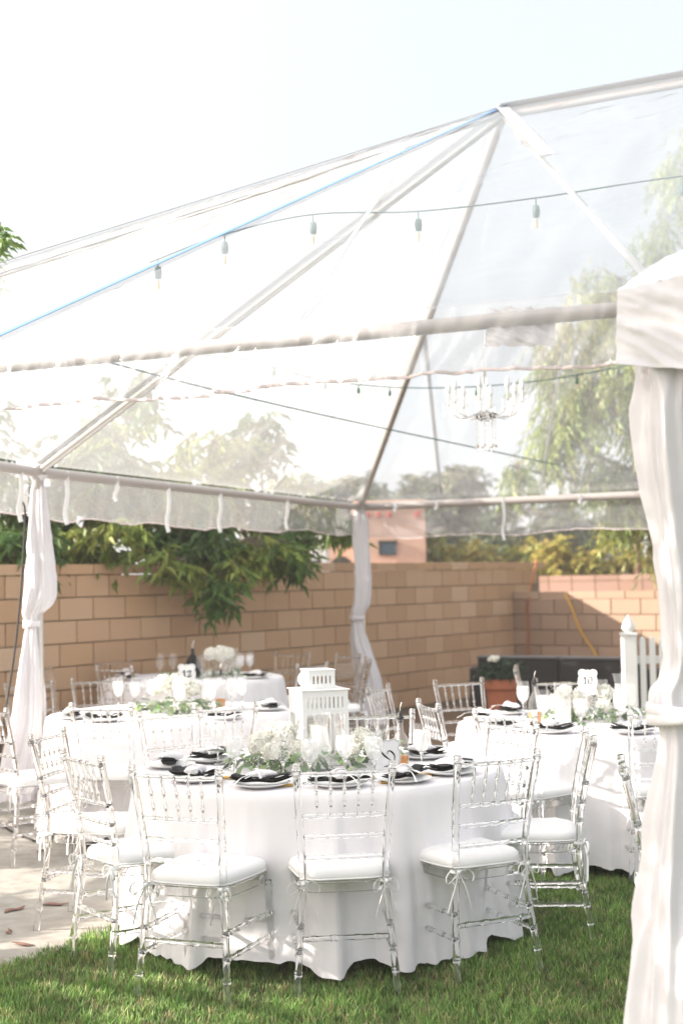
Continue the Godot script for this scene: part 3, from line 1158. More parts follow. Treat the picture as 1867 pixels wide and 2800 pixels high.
# ---------------------------------------------------------------- tent
const EAVE := 2.44
func tent() -> void:
	var t := thing("frame_tent", "clear vinyl roofed frame tent over the tables", "tent")
	var Lc := P(-2.123, 9.966, EAVE)
	var Bc := P(0.214, 15.812, EAVE)
	var fo := Vector2(-0.312, 4.682)
	var fd := Vector2(0.920, -0.392)
	var fp := func(s: float, y: float) -> Vector3: return P(fo.x + fd.x * s, fo.y + fd.y * s, y)
	var Ac: Vector3 = fp.call(-3.0, EAVE)
	var Dc: Vector3 = fp.call(1.40, EAVE)
	var Ec: Vector3 = fp.call(4.6, EAVE)
	var Pk := P(1.083, 9.0, 4.60)
	var rd := Vector3(0.886, 0, 0.464)
	var Rk := Pk + rd * 4.6
	var Cc := Bc + rd * 7.0
	# aluminium frame
	var tubes := [["eave_beam", Ac, Lc, 0.034], ["eave_beam", Lc, Bc, 0.036], ["eave_beam", Bc, Cc, 0.040], ["eave_beam", Ac, Ec, 0.024],
		["rafter", Lc, Pk, 0.028], ["rafter", Bc, Pk, 0.030], ["rafter", Ac, Pk, 0.012], ["rafter", Dc, Pk, 0.014], ["ridge_beam", Pk, Rk, 0.024]]
	for q in tubes:
		var mb := MB.new()
		mb.tube(PackedVector3Array([q[1], (q[1] + q[2]) * 0.5, q[2]]), q[3], 14)
		part(q[0], mb, M.alu if q[0] == "rafter" else M.pipe, t)
	for c in [Lc, Bc, Dc, Ac]:
		var mb := MB.new()
		mb.tube(PackedVector3Array([Vector3(c.x, 0, c.z), Vector3(c.x, 1.2, c.z), c]), 0.028, 12)
		var lg := part("leg", mb, M.alu, t)
		var bp := MB.new()
		bp.soft_box(Vector3(c.x, 0.008, c.z), Vector3(0.16, 0.012, 0.16), 0.003)
		part("base_plate", bp, M.alu, lg)
		var jt := MB.new()
		jt.tube(PackedVector3Array([c + Vector3(0, -0.12, 0), c + Vector3(0, 0.045, 0)]), 0.040, 14)
		part("corner_joint", jt, M.pipe, lg)
	# roof skins, a little above the pipes, each sagging and creased
	var up := Vector3(0, 0.055, 0)
	var Sf: Vector3 = fp.call(-1.15, EAVE)
	skin(t, "roof_panel", Ac + up, Lc + up, Pk + up, Pk + up, 61, 0.05)
	skin(t, "roof_panel", Lc + up, Bc + up, Pk + up, Pk + up, 62, 0.06)
	skin(t, "roof_panel", Bc + up, Cc + up, Rk + up, Pk + up, 63, 0.05)
	skin(t, "roof_panel", Ac + up, Sf + up, Pk + up, Pk + up, 64, 0.04)
	skin(t, "roof_panel", Sf + up, Ec + up, Rk + up, Pk + up, 65, 0.05)
	# welded seams
	var seams := [[Ac, Pk, 0.045, M.seam], [Lc, Pk, 0.05, M.seam], [Bc, Pk, 0.05, M.seam], [Pk, Rk, 0.06, M.seam], [Sf, Pk, 0.030, M.blue], [Lc.lerp(Bc, 0.62), Pk.lerp(Bc, 0.35), 0.012, M.seam], [Bc.lerp(Cc, 0.14), Pk.lerp(Bc, 0.42), 0.02, M.seam], [Bc.lerp(Cc, 0.30), Pk.lerp(Rk, 0.3).lerp(Bc.lerp(Cc, 0.2), 0.5), 0.012, M.seam],
		[fp.call(0.2, EAVE), Pk.lerp(fp.call(-0.4, EAVE), 0.45), 0.01, M.seam], [Pk, Pk.lerp(Dc, 0.45), 0.045, M.seam]]
	for s in seams:
		var mb := MB.new()
		var pth := PackedVector3Array()
		for i in 21:
			var u := i / 20.0
			pth.append((s[0] as Vector3).lerp(s[1], u) + up + Vector3(0, 0.008, 0))
		mb.sweep(pth, 0.003, s[2], 8, Vector3.UP)
		part("seam", mb, s[3], t)
	# valances
	valance(t, fp.call(-3.2, EAVE + 0.05), fp.call(4.6, EAVE + 0.05), 0.215, 520, 71, true)
	valance(t, Ac + Vector3(0, 0.05, 0), Lc + Vector3(0, 0.05, 0), 0.34, 40, 72, false)
	valance(t, Lc + Vector3(0, 0.05, 0), Bc + Vector3(0, 0.05, 0), 0.36, 60, 73, false)
	valance(t, Bc + Vector3(0, 0.05, 0), Cc + Vector3(0, 0.05, 0), 0.39, 60, 74, false)
	# strap ends that hang from the far eaves
	for q in [[Lc, Bc, 0.06, 0.36], [Lc, Bc, 0.17, 0.16], [Lc, Bc, 0.30, 0.38], [Lc, Bc, 0.45, 0.36], [Lc, Bc, 0.68, 0.30], [Lc, Ac, 0.06, 0.36], [Bc, Cc, 0.06, 0.06], [Bc, Cc, 0.13, 0.06], [Bc, Cc, 0.24, 0.42], [Bc, Cc, 0.36, 0.06], [Bc, Cc, 0.48, 0.42]]:
		var o: Vector3 = (q[0] as Vector3).lerp(q[1], q[2])
		var mb := MB.new()
		mb.sweep(smooth_path([o + Vector3(0, 0.03, 0.05), o + Vector3(0.01, -q[3] * 0.4, 0.06), o + Vector3(-0.012, -q[3] * 0.75, 0.055), o + Vector3(0.004, -q[3], 0.06)], 10), 0.003, 0.018, 6, Vector3(0.2, 0, 1))
		part("strap", mb, M.ribbon, t)
	# white fabric flap and corner boot at the near right leg
	cloth_patch(t, "fabric_flap", P(0.468, 4.36, 2.482), P(0.662, 4.29, 2.470), P(0.650, 4.25, 2.342), P(0.446, 4.33, 2.360), 81, 0.012)
	cloth_patch(t, "corner_flap", P(0.812, 4.10, 2.475), P(1.16, 3.92, 2.530), P(1.16, 3.90, 2.20), P(0.796, 4.07, 2.258), 82, 0.009)
	cloth_patch(t, "corner_flap", P(0.812, 4.12, 2.480), P(1.10, 3.98, 2.510), P(1.30, 4.4, 2.78), P(0.98, 4.45, 2.62), 83, 0.008)

func skin(t: Node3D, called: String, a: Vector3, b: Vector3, c: Vector3, d: Vector3, sd: int, sag: float) -> void:
	var nz := FastNoiseLite.new()
	nz.seed = sd
	nz.frequency = 0.7
	var fine := FastNoiseLite.new()
	fine.seed = sd + 5
	fine.frequency = 2.6
	var rows := []
	var k := 64
	for i in k + 1:
		var v := float(i) / k
		var row := PackedVector3Array()
		for j in k + 1:
			var u := float(j) / k
			var p := a.lerp(b, u).lerp(d.lerp(c, u), v)
			var e := sin(PI * u) * sin(PI * minf(v, 0.98))
			p.y += -sag * e + 0.05 * nz.get_noise_2d(u * 9, v * 2.4) * minf(1, e * 3) + 0.016 * fine.get_noise_2d(u * 10 + v * 3, v * 4) * minf(1, e * 4)
			row.append(p)
		rows.append(row)
	var mb := MB.new()
	mb.grid(rows, false, true)
	part(called, mb, M.vinyl, t)

func valance(t: Node3D, a: Vector3, b: Vector3, drop: float, cnt: int, sd: int, front: bool) -> void:
	var nz := FastNoiseLite.new()
	nz.seed = sd
	nz.frequency = 1.0
	var out := (b - a).cross(Vector3.UP).normalized()
	if out.dot(a.lerp(b, 0.5) - Vector3(1, a.y, -9)) < 0:
		out = -out
	var ln := (b - a).length()
	var r2 := RandomNumberGenerator.new()
	r2.seed = sd
	var folds := []
	for i in int(ln * (9.0 if front else 3.0)):
		folds.append([r2.randf_range(0, ln), r2.randf_range(-0.05, 0.05), r2.randf_range(0.006, 0.018), r2.randf_range(0.25, 1.1), r2.randf_range(-0.025, 0.025)])
	var rows := []
	var low := PackedVector3Array()
	for i in 13:
		var v := i / 12.0
		var row := PackedVector3Array()
		for j in cnt * 2 + 1:
			var u := j / (cnt * 2.0)
			var x := u * ln
			var w := nz.get_noise_2d(x * 2.6, v * 0.35) * 0.05 + nz.get_noise_2d(x * 9.0 + v * 1.2, 5.0 + v * 0.5) * (0.07 if front else 0.03)
			for fo in folds:
				var dx: float = x - fo[0] - fo[1] * v
				if absf(dx) < 0.06:
					w += fo[4] * exp(-dx * dx / (fo[2] * fo[2])) * sin(PI * clampf(v / fo[3], 0, 1)) / maxf(v, 0.3)
			var d := drop * (1 + 0.13 * nz.get_noise_2d(x * 0.9, 40.0))
			var p := a.lerp(b, u) + Vector3(0, -d * v, 0) + out * (0.062 + w * v * 0.8 + 0.02 * v)
			row.append(p)
		rows.append(row)
		if i == 12:
			low = row
	var mb := MB.new()
	mb.grid(rows, false, false)
	var va := part("valance", mb, M.vinyl_valance, t)
	var hm := MB.new()
	hm.sweep(low, 0.0055, 0.002, 6, Vector3.UP)
	part("hem", hm, M.hem, va)

func cloth_patch(t: Node3D, called: String, a: Vector3, b: Vector3, c: Vector3, d: Vector3, sd: int, amp: float) -> void:
	var nz := FastNoiseLite.new()
	nz.seed = sd
	nz.frequency = 1.0
	var nn := (b - a).cross(d - a).normalized()
	if nn.z < 0:
		nn = -nn
	var rows := []
	var back := []
	for i in 25:
		var v := i / 24.0
		var row := PackedVector3Array()
		for j in 33:
			var u := j / 32.0
			row.append(a.lerp(b, u).lerp(d.lerp(c, u), v) + nn * amp * (nz.get_noise_2d((u * 0.7 + v) * 1.1, (v * 0.9 - u * 0.75) * 4.5) * 1.5 + 0.25 * nz.get_noise_2d((u + v) * 2.0, (v - u) * 10.0)))
		rows.append(row)
	var mb := MB.new()
	mb.grid(rows, false, false)
	part(called, mb, M.boot, t)

# ---------------------------------------------------------------- drapes, fence, sofa, pot
func garden_things() -> void:
	drape(P(-2.123, 9.966), [[2.42, 0.0, 0.075], [2.37, 0.0, 0.042], [2.30, 0.0, 0.058], [2.1, 0.0, 0.078], [1.85, 0.01, 0.098], [1.62, 0.01, 0.115], [1.52, -0.01, 0.112], [1.45, -0.05, 0.078], [1.40, -0.05, 0.060], [1.35, -0.05, 0.055], [1.28, -0.055, 0.066], [1.0, -0.065, 0.100], [0.7, -0.08, 0.125], [0.4, -0.14, 0.15], [0.16, -0.18, 0.19]], 41, "white drape knotted on the left tent leg, beside the black cord", 1.38)
	drape(P(0.214, 15.812), [[2.44, 0.0, 0.11], [2.38, 0.0, 0.062], [2.30, 0.0, 0.085], [2.0, 0.0, 0.095], [1.6, 0.01, 0.10], [1.38, -0.01, 0.10], [1.28, -0.05, 0.092], [1.21, -0.06, 0.072], [1.14, -0.06, 0.07], [0.9, -0.03, 0.105], [0.55, 0.04, 0.145], [0.25, 0.07, 0.165], [0.04, 0.08, 0.19]], 42, "white drape knotted on the middle tent leg, in front of the long block wall", 1.21)
	drape(P(0.976, 4.133), [[2.36, 0.02, 0.13], [2.2, 0.02, 0.135], [2.0, 0.02, 0.13], [1.8, 0.03, 0.115], [1.6, 0.04, 0.105], [1.45, 0.04, 0.10], [1.36, 0.02, 0.085], [1.31, 0.0, 0.098], [1.25, 0.0, 0.095], [1.20, 0.0, 0.070], [1.12, 0.01, 0.09], [0.9, 0.0, 0.118], [0.6, -0.01, 0.152], [0.3, -0.01, 0.195], [0.03, -0.01, 0.225]], 43, "large white drape on the near tent leg at the right edge", 1.25)
	var cd := MB.new()
	cd.tube(smooth_path([P(-2.30, 9.86, 2.40), P(-2.24, 9.86, 2.25), P(-2.19, 9.84, 2.18), P(-2.20, 9.84, 1.9), P(-2.23, 9.83, 1.5), P(-2.28, 9.83, 1.1), P(-2.36, 9.83, 0.6), P(-2.40, 9.85, 0.1), P(-2.30, 9.7, 0.012), P(-2.0, 9.2, 0.012)], 60), 0.007, 7)
	single("power_cord", cd, M.cord, "black power cord running down beside the left drape", "cord")
	# picket fence
	var f := thing("picket_fence", "white picket fence with a pointed post beside the near right drape", "fence", P(2.689, 13.5))
	var po := MB.new()
	po.soft_box(Vector3(0, 0.53, 0), Vector3(0.128, 1.06, 0.128), 0.006)
	var pst := part("post", po, M.white, f)
	var cp := MB.new()
	cp.soft_box(Vector3(0, 1.075, 0), Vector3(0.145, 0.03, 0.145), 0.006)
	cp.lathe([[0.04, 1.09], [0.038, 1.10], [0.058, 1.115], [0.064, 1.135], [0.058, 1.16], [0.044, 1.19], [0.026, 1.22], [0.012, 1.245], [0.0, 1.262]], 16)
	part("cap", cp, M.white, pst)
	for k in 5:
		var pk := MB.new()
		var x := 0.125 + k * 0.092
		pk.soft_box(Vector3(x, 0.55, 0.02), Vector3(0.056, 0.92, 0.022), 0.004)
		pk.sweep(PackedVector3Array([Vector3(x, 1.0, 0.02), Vector3(x, 1.02, 0.02), Vector3(x, 1.04, 0.02), Vector3(x, 1.052, 0.02)]), PackedFloat32Array([0.011, 0.011, 0.010, 0.003]), PackedFloat32Array([0.028, 0.027, 0.018, 0.004]), 10, Vector3(0, 0, 1))
		part("picket", pk, M.white, f)
	for y in [0.30, 0.83]:
		var rl := MB.new()
		rl.soft_box(Vector3(0.33, y, -0.01), Vector3(0.56, 0.075, 0.035), 0.004)
		part("rail", rl, M.white, f)
	# dark rattan sofa
	var s := thing("rattan_sofa", "long black rattan sofa standing before the lower block wall", "sofa", P(2.45, 16.3), deg_to_rad(-30))
	for k in 2:
		var x := -0.50 + k * 1.02
		var bk := MB.new()
		bk.soft_box(Vector3(x, 0.36, 0.0), Vector3(1.0, 0.66, 0.12), 0.02)
		for i in 22:
			bk.soft_box(Vector3(x, 0.05 + i * 0.029, 0.062), Vector3(0.98, 0.018, 0.016), 0.004)
		part("backrest", bk, M.rattan, s)
		var tp := MB.new()
		tp.soft_box(Vector3(x, 0.70, 0.0), Vector3(1.0, 0.035, 0.16), 0.01)
		part("top_rail", tp, M.rattan_top, s)
		var st := MB.new()
		st.soft_box(Vector3(x, 0.22, -0.42), Vector3(1.0, 0.30, 0.72), 0.03)
		part("seat", st, M.rattan, s)
	for x in [-1.05, 1.07]:
		var am := MB.new()
		am.soft_box(Vector3(x, 0.30, -0.36), Vector3(0.12, 0.56, 0.84), 0.02)
		part("armrest", am, M.rattan, s)
	# pot
	var p := thing("potted_plant", "terracotta pot with a leafy plant beside the dark sofa", "plant", P(1.60, 14.6))
	var pt := MB.new()
	pt.lathe([[0.0, 0.0], [0.12, 0.0], [0.125, 0.01], [0.16, 0.48], [0.166, 0.49], [0.185, 0.495], [0.19, 0.51], [0.192, 0.585], [0.186, 0.60], [0.165, 0.60], [0.16, 0.56], [0.0, 0.56]], 36)
	part("pot", pt, M.terra, p)
	rng.seed = 77
	var xf := []
	var cols := []
	for i in 420:
		var d := rdir()
		xf.append(Transform3D(Basis.from_euler(Vector3(rnd(-0.6, 0.8), rnd(0, TAU), rnd(-0.6, 0.6))).scaled(Vector3.ONE * rnd(0.35, 0.7)), Vector3(d.x * 0.20, 0.66 + absf(d.y) * 0.16 * rng.randf(), d.z * 0.18)))
		var g := rnd(0.5, 1.2)
		cols.append(Color(0.05 * g, 0.09 * g, 0.05 * g))
	scatter("foliage", spray_mesh(6, 0.09, 0.03, 0.12, 0.2, 3), xf, cols, p)
	for k in 4:
		var o := part_of("blossom", blossom_mesh(k), p)
		o.position = Vector3(-0.12 + k * 0.02, 0.80 + 0.02 * (k % 2), 0.10 + 0.03 * k)
		o.scale = Vector3.ONE * 0.5
	# garden hose and cord on the lower wall
	var hose := MB.new()
	hose.tube(smooth_path([P(3.02, 19.40, 1.38), P(3.10, 19.28, 1.15), P(3.18, 19.22, 0.9), P(3.34, 19.10, 0.6), P(3.5, 18.9, 0.25)], 20), 0.014, 8)
	single("yellow_cord", hose, M.yellow, "yellow cord hanging down the lower block wall behind the sofa", "cord")
	var oc := MB.new()
	oc.tube(smooth_path([P(2.75, 20.2, 1.86), P(2.62, 19.85, 1.50), P(2.56, 19.8, 1.2), P(2.55, 19.8, 0.3)], 16), 0.010, 6)
	single("orange_cord", oc, M.orange, "thin orange cord hanging in the corner of the two block walls", "cord")

# ---------------------------------------------------------------- tables
const T1 := Vector3(-0.13, 0, -6.86)
const T2 := Vector3(-1.20, 0, -9.78)
const T3 := Vector3(-1.40, 0, -13.25)
const T4 := Vector3(1.55, 0, -8.66)
func tables() -> void:
	tablecloth(T1, 0.87, 1, "white floor-length tablecloth on the nearest round table, under the lantern")
	tablecloth(T2, 0.83, 2, "white tablecloth on the left round table")
	tablecloth(T3, 0.83, 3, "white tablecloth on the farthest round table, close to the block wall")
	tablecloth(T4, 0.87, 4, "white tablecloth on the right round table")

func chairs() -> void:
	var c0: Node3D = make_chair("clear chair in front of the nearest table, left of the three front ones")
	var first := true
	for q in [
		[-0.576, 5.867, 21.3, "clear chair in front of the nearest table, left of the three front ones"],
		[-0.036, 5.913, -6, "clear chair at the very front, back straight to the viewer, nearest to the lens"],
		[0.506, 6.116, -25.8, "clear chair in front of the nearest table, right of the three front ones"],
		[0.86, 6.62, -86, "clear chair seen edge-on at the right side of the nearest table"],
		[-0.92, 6.32, 55, "clear chair on the grass edge at the left of the nearest table"],
		[-1.22, 7.04, 103, "clear chair on the concrete at the left of the nearest table"],
		[-0.84, 7.86, 146, "clear chair behind the nearest table at its left, facing the viewer"],
		[0.19, 7.58, 177, "clear chair behind the lantern and the oil bottle, facing the viewer"],
		[0.60, 6.98, -122, "clear chair half hidden behind the front right chair of the nearest table"],
		[-1.42, 8.90, 12, "clear chair in front of the left table, left of its two front ones"],
		[-0.80, 8.70, -20, "clear chair in front of the left table, right of its two front ones"],
		[-1.90, 8.72, 52, "clear chair cut by the left edge of the picture, on the concrete"],
		[-2.17, 10.42, 140, "clear chair in front of the left drape, facing the left table"],
		[-1.80, 10.75, 158, "clear chair behind the left table, at its back left"],
		[-2.42, 12.75, 95, "clear chair seen edge-on at the left of the farthest table"],
		[-2.02, 13.35, 140, "clear chair at the back left of the farthest table, against the block wall"],
		[-1.86, 12.62, 30, "clear chair in front of the farthest table at its left"],
		[-0.62, 14.0, 205, "clear chair behind the farthest table, left of the middle drape"],
		[-0.18, 13.62, 235, "clear chair right of the farthest table, next to the middle drape"],
		[-0.05, 12.95, 265, "clear chair seen edge-on in front of the middle drape"],
		[-0.48, 12.45, -50, "clear chair in front of the farthest table at its right, behind the lantern"],
		[0.47, 9.50, 112, "clear chair seen edge-on left of the right table, near the middle drape"],
		[0.74, 8.40, 76, "clear chair at the left of the right table, back slanting to the viewer"],
		[0.92, 9.86, 154, "clear chair in front of the terracotta pot, facing the right table"],
		[1.53, 9.72, 178, "clear chair behind the right table, before the dark sofa"],
		[1.02, 7.86, 40, "clear chair in front of the right table, at its left"],
		[1.68, 7.84, -3, "clear chair in front of the right table, beside the near drape"],
		[1.62, 11.30, 98, "clear chair farther back beyond the right table, seen edge-on"],
		[2.46, 11.3, 250, "clear chair beyond the right table, near the white fence post"],
		[1.33, 5.50, 99, "clear chair close to the near drape, only its back showing"]]:
		var at := P(q[0], q[1])
		if first:
			first = false
			c0.position = at
			c0.rotation.y = -deg_to_rad(q[2])
		else:
			var o := dup(c0, at, -deg_to_rad(q[2]), q[3])
			var cu: Node3D = o.get_node("cushion")
			cu.rotation.y = rnd(-0.05, 0.05)
			cu.position = Vector3(rnd(-0.006, 0.006), 0, rnd(-0.008, 0.006))
			cu.scale = Vector3(rnd(0.98, 1.02), 1, rnd(0.98, 1.02))

func place_settings() -> void:
	rng.seed = 5
	protos.plate = make_plate("proto")
	protos.napkins = [make_napkin("proto", 1), make_napkin("proto", 2), make_napkin("proto", 3)]
	protos.bundles = [make_bundle("proto", 4), make_bundle("proto", 5)]
	var ice := make_goblet("proto", true)
	var wine := make_goblet("proto", false)
	var k := 0
	for q in [
		[T1, -0.883, 6.887, "at the far left of the nearest table"], [T1, -0.672, 7.071, "at the left back of the nearest table"], [T1, -0.714, 6.355, "behind the left front chair of the nearest table"],
		[T1, -0.408, 6.076, "between the left and middle front chairs of the nearest table"], [T1, -0.013, 5.999, "behind the middle front chair of the nearest table"], [T1, 0.337, 6.119, "between the middle and right front chairs of the nearest table"],
		[T1, 0.508, 6.439, "at the right of the nearest table"], [T1, 0.379, 7.05, "at the right back of the nearest table, behind the oil bottle"],
		[T2, -1.798, 9.408, "at the left end of the left table"], [T2, -1.55, 9.20, "at the left front of the left table"], [T2, -0.744, 9.15, "at the right front of the left table"], [T2, -0.52, 9.76, "at the right end of the left table"],
		[T3, -0.80, 12.90, "at the right of the farthest table"], [T3, -1.95, 12.95, "at the left front of the farthest table"], [T3, -2.06, 13.5, "at the far left of the farthest table"],
		[T4, 1.134, 8.02, "at the left front of the right table"], [T4, 1.60, 7.90, "at the right front of the right table"], [T4, 0.80, 8.78, "at the left end of the right table"], [T4, 0.90, 8.36, "just inside the left chair of the right table"], [T4, 1.038, 9.20, "at the left back of the right table"]]:
		setting(q[0], q[1], q[2], q[3], k)
		k += 1
	for o in [protos.plate] + protos.napkins + protos.bundles:
		remove_child(o)
		o.free()
	var y := 0.7655
	var gob := [
		[-0.620, 6.95, 1, "leftmost on the nearest table"], [-0.502, 6.441, 1, "second from the left on the nearest table"], [-0.552, 6.78, 0, "behind the left pair of goblets on the nearest table"], [-0.408, 6.648, 0, "before the left white flowers on the nearest table"], [-0.279, 6.329, 0, "before the round leaves, left of the lantern on the nearest table"],
		[-0.160, 6.259, 1, "in front of the carafe on the nearest table"], [-0.005, 6.401, 1, "in front of the right corner of the lantern"], [0.121, 6.312, 1, "just left of the scalloped card on the nearest table"], [0.346, 6.568, 1, "rightmost on the nearest table"], [0.155, 6.86, 0, "behind the scalloped card on the nearest table"],
		[-1.10, 9.534, 1, "before the left table's number card"], [-0.90, 9.592, 1, "over the greenery, right of the left table's card"], [-0.80, 10.10, 0, "at the back right of the left table"], [-0.72, 10.02, 1, "rightmost on the left table"], [-0.76, 9.62, 0, "at the right front of the left table"], [-1.60, 10.10, 1, "leftmost on the left table"], [-1.47, 10.02, 1, "second from the left on the left table"],
		[-0.88, 13.30, 1, "right one of the pair on the farthest table"], [-0.96, 13.18, 1, "left one of the pair beside the farthest flowers"], [-1.70, 13.2, 0, "leftmost on the farthest table"], [-1.59, 13.25, 0, "left of the black bottle on the farthest table"], [-1.30, 12.95, 0, "before the white flowers on the farthest table"], [-1.08, 12.9, 0, "before the right flowers on the farthest table"],
		[1.119, 9.00, 1, "leftmost on the right table"], [1.151, 8.308, 1, "before the yellow oil on the right table"], [1.314, 8.0, 1, "before the right table's number card"], [1.404, 8.14, 0, "just right of the right table's number card"], [1.60, 8.33, 1, "right of the greenery on the right table"], [1.715, 8.634, 0, "rightmost on the right table"], [1.617, 9.006, 0, "at the back of the right table, behind its card"]]
	var fi := true
	var fw := true
	for q in gob:
		var lab: String = ("stemmed goblet of ice water " if q[2] == 1 else "empty stemmed wine glass ") + q[3]
		var at := P(q[0], q[1], y)
		var src: Node3D = ice if q[2] == 1 else wine
		if (q[2] == 1 and fi) or (q[2] == 0 and fw):
			src.position = at
			src.set_meta("label", lab)
			src.set_meta("group", "glasses on the tables")
			if q[2] == 1:
				fi = false
			else:
				fw = false
		else:
			dup(src, at, rnd(0, 6), lab, "glasses on the tables")
	carafe(P(-0.113, 6.66, y), "glass water carafe with flared lip standing before the lantern")
	carafe(P(1.70, 8.86, y), "glass water carafe on the right table")
	carafe(P(-0.97, 10.05, y), "glass water carafe behind the flowers on the left table")
	carafe(P(1.283, 8.45, y), "clear glass cylinder vase left of the right table's number card", true)
	carafe(P(-1.04, 13.42, y), "tall clear cylinder vase among the flowers of the farthest table", true)
	oil_bottle(P(0.250, 6.56, y), "clear oil bottle with dark pourer beside the scalloped card")
	oil_bottle(P(1.125, 8.50, y), "clear oil bottle with yellow oil on the right table")
	oil_bottle(P(-0.86, 9.88, y), "clear oil bottle with pourer on the left table")
	# black dressed bottle on the farthest table
	var bb := thing("black_bottle", "dark bottle in a black wrap on the farthest table", "bottle", P(-1.40, 13.2, y))
	var b1 := MB.new()
	b1.lathe([[0.0, 0.0], [0.085, 0.0], [0.09, 0.02], [0.086, 0.08], [0.066, 0.14], [0.036, 0.19], [0.02, 0.215], [0.017, 0.22]], 24)
	part("wrap", b1, M.black, bb)
	var b2 := MB.new()
	b2.lathe([[0.017, 0.21], [0.015, 0.25], [0.018, 0.255], [0.018, 0.265], [0.01, 0.27], [0.0, 0.272]], 16)
	part("neck", b2, M.dark, bb)
	var b3 := MB.new()
	b3.tube(smooth_path([Vector3(0, 0.268, 0), Vector3(0.0, 0.30, 0), Vector3(0.012, 0.335, 0)], 6), 0.006, 8)
	part("spout", b3, M.silver, bb)
	table_card(P(0.185, 6.44, y + 0.012), 0.12, -0.16, "script", "scalloped white card with a black script figure on the nearest table")
	table_card(P(-1.075, 9.74, y + 0.175), 0.10, -0.12, "12", "scalloped number card reading twelve above the flowers of the left table")
	table_card(P(1.473, 8.70, y + 0.155), -0.55, -0.10, "10", "scalloped number card reading ten above the flowers of the right table")
	for s in [[-1.075, 9.75, 0.175], [1.473, 8.71, 0.155]]:
		var mb := MB.new()
		mb.lathe([[0.0, 0.0], [0.035, 0.0], [0.035, 0.006], [0.004, 0.009], [0.003, 0.02], [0.003, s[2] - 0.008], [0.0, s[2] - 0.007]], 14)
		single("card_stand", mb, M.silver, "thin metal stand holding up the number card of the %s table" % ("left" if s[0] < 0 else "right"), "stand", P(s[0], s[1], y))
	k = 0
	for q in [[-0.262, 6.20, 0.2], [-0.547, 6.47, 0.3], [0.19, 6.23, -0.1], [0.345, 6.44, -0.3]]:
		var mb := MB.new()
		mb.soft_box(Vector3(0, 0.004, 0), Vector3(0.085, 0.006, 0.05), 0.001)
		single("favour_card", mb, M.gold, ["small amber card by the left front plate pair, before the round leaves", "small amber card left of the second goblet", "small amber card right of the middle front chair back", "small amber card near the rightmost goblet"][k], "card", P(q[0], q[1], y), q[2], "amber cards by the plates")
		k += 1
	lantern(P(-0.13, 6.93, y), deg_to_rad(18))

func slotted(mb: MB, w: float, h: float, y0: float, z: float, slots: Array, sw: float, sh: float, bs: Basis) -> void:
	# a sheet metal face with slots cut through it: bars round the holes
	var th := 0.003
	var ys := y0 + (h - sh) * 0.5
	mb.box(bs * Vector3(0, y0 + (h - sh) * 0.25, z), Vector3(w, (h - sh) * 0.5, th), bs)
	mb.box(bs * Vector3(0, y0 + h - (h - sh) * 0.25, z), Vector3(w, (h - sh) * 0.5, th), bs)
	var x := -w * 0.5
	for s in slots:
		var e: float = s - sw * 0.5
		mb.box(bs * Vector3((x + e) * 0.5, ys + sh * 0.5, z), Vector3(e - x, sh, th), bs)
		x = s + sw * 0.5
	mb.box(bs * Vector3((x + w * 0.5) * 0.5, ys + sh * 0.5, z), Vector3(w * 0.5 - x, sh, th), bs)

func lantern(at: Vector3, turn: float) -> void:
	var t := thing("lantern", "white metal lantern with slotted top and glass panes on the nearest table", "lantern", at, turn)
	var w := 0.231
	var body := MB.new()
	var h := 0.36
	for sx in [-1, 1]:
		for sz in [-1, 1]:
			body.soft_box(Vector3(sx * (w * 0.5 - 0.011), 0.13, sz * (w * 0.5 - 0.011)), Vector3(0.024, 0.25, 0.024), 0.002)
	body.soft_box(Vector3(0, 0.008, 0), Vector3(w + 0.01, 0.016, w + 0.01), 0.003)
	part("frame", body, M.metal_white, t)
	var band := MB.new()
	for k in 4:
		var bs := Basis(Vector3.UP, k * PI / 2)
		var sl := []
		for i in 9:
			sl.append((i - 4) * 0.0215)
		slotted(band, w - 0.004, 0.112, 0.245, w * 0.5 - 0.002, sl, 0.0075, 0.052, bs)
	part("slotted_band", band, M.metal_white, t)
	var roof := MB.new()
	roof.soft_box(Vector3(0, h + 0.0, 0), Vector3(w + 0.018, 0.006, w + 0.018), 0.002)
	part("roof_plate", roof, M.metal_white, t)
	var up := MB.new()
	var w2 := 0.130
	for k in 4:
		var bs := Basis(Vector3.UP, k * PI / 2)
		var sl := []
		for i in 5:
			sl.append((i - 2) * 0.0205)
		slotted(up, w2, 0.085, h + 0.0035, w2 * 0.5, sl, 0.009, 0.036, bs)
	part("vent_box", up, M.metal_white, t)
	var lid := MB.new()
	lid.soft_box(Vector3(0, h + 0.092, 0), Vector3(w2 + 0.009, 0.006, w2 + 0.009), 0.002)
	part("lid", lid, M.metal_white, t)
	var hd := MB.new()
	var pth := PackedVector3Array()
	for i in 25:
		var f := PI * i / 24.0 + PI / 2
		pth.append(Vector3(-w2 * 0.5 + cos(f) * 0.036, h + 0.05 + sin(f) * 0.036, 0.02))
	hd.sweep(pth, 0.0028, 0.006, 8, Vector3(0, 0, 1))
	part("handle", hd, M.metal_white, t)
	for k in 4:
		var pn := MB.new()
		var bs := Basis(Vector3.UP, k * PI / 2)
		pn.box(bs * Vector3(0, 0.13, w * 0.5 - 0.014), Vector3(w - 0.05, 0.23, 0.003), bs)
		part("pane", pn, M.pane, t)
	var cn := MB.new()
	cn.lathe([[0.0, 0.018], [0.042, 0.018], [0.043, 0.022], [0.043, 0.185], [0.040, 0.19], [0.020, 0.187], [0.0, 0.187]], 24)
	var cnd := part("candle", cn, M.candle, t)
	var wk := MB.new()
	wk.tube(PackedVector3Array([Vector3(0, 0.186, 0), Vector3(0.001, 0.2, 0)]), 0.0012, 6)
	part("wick", wk, M.ink, cnd)

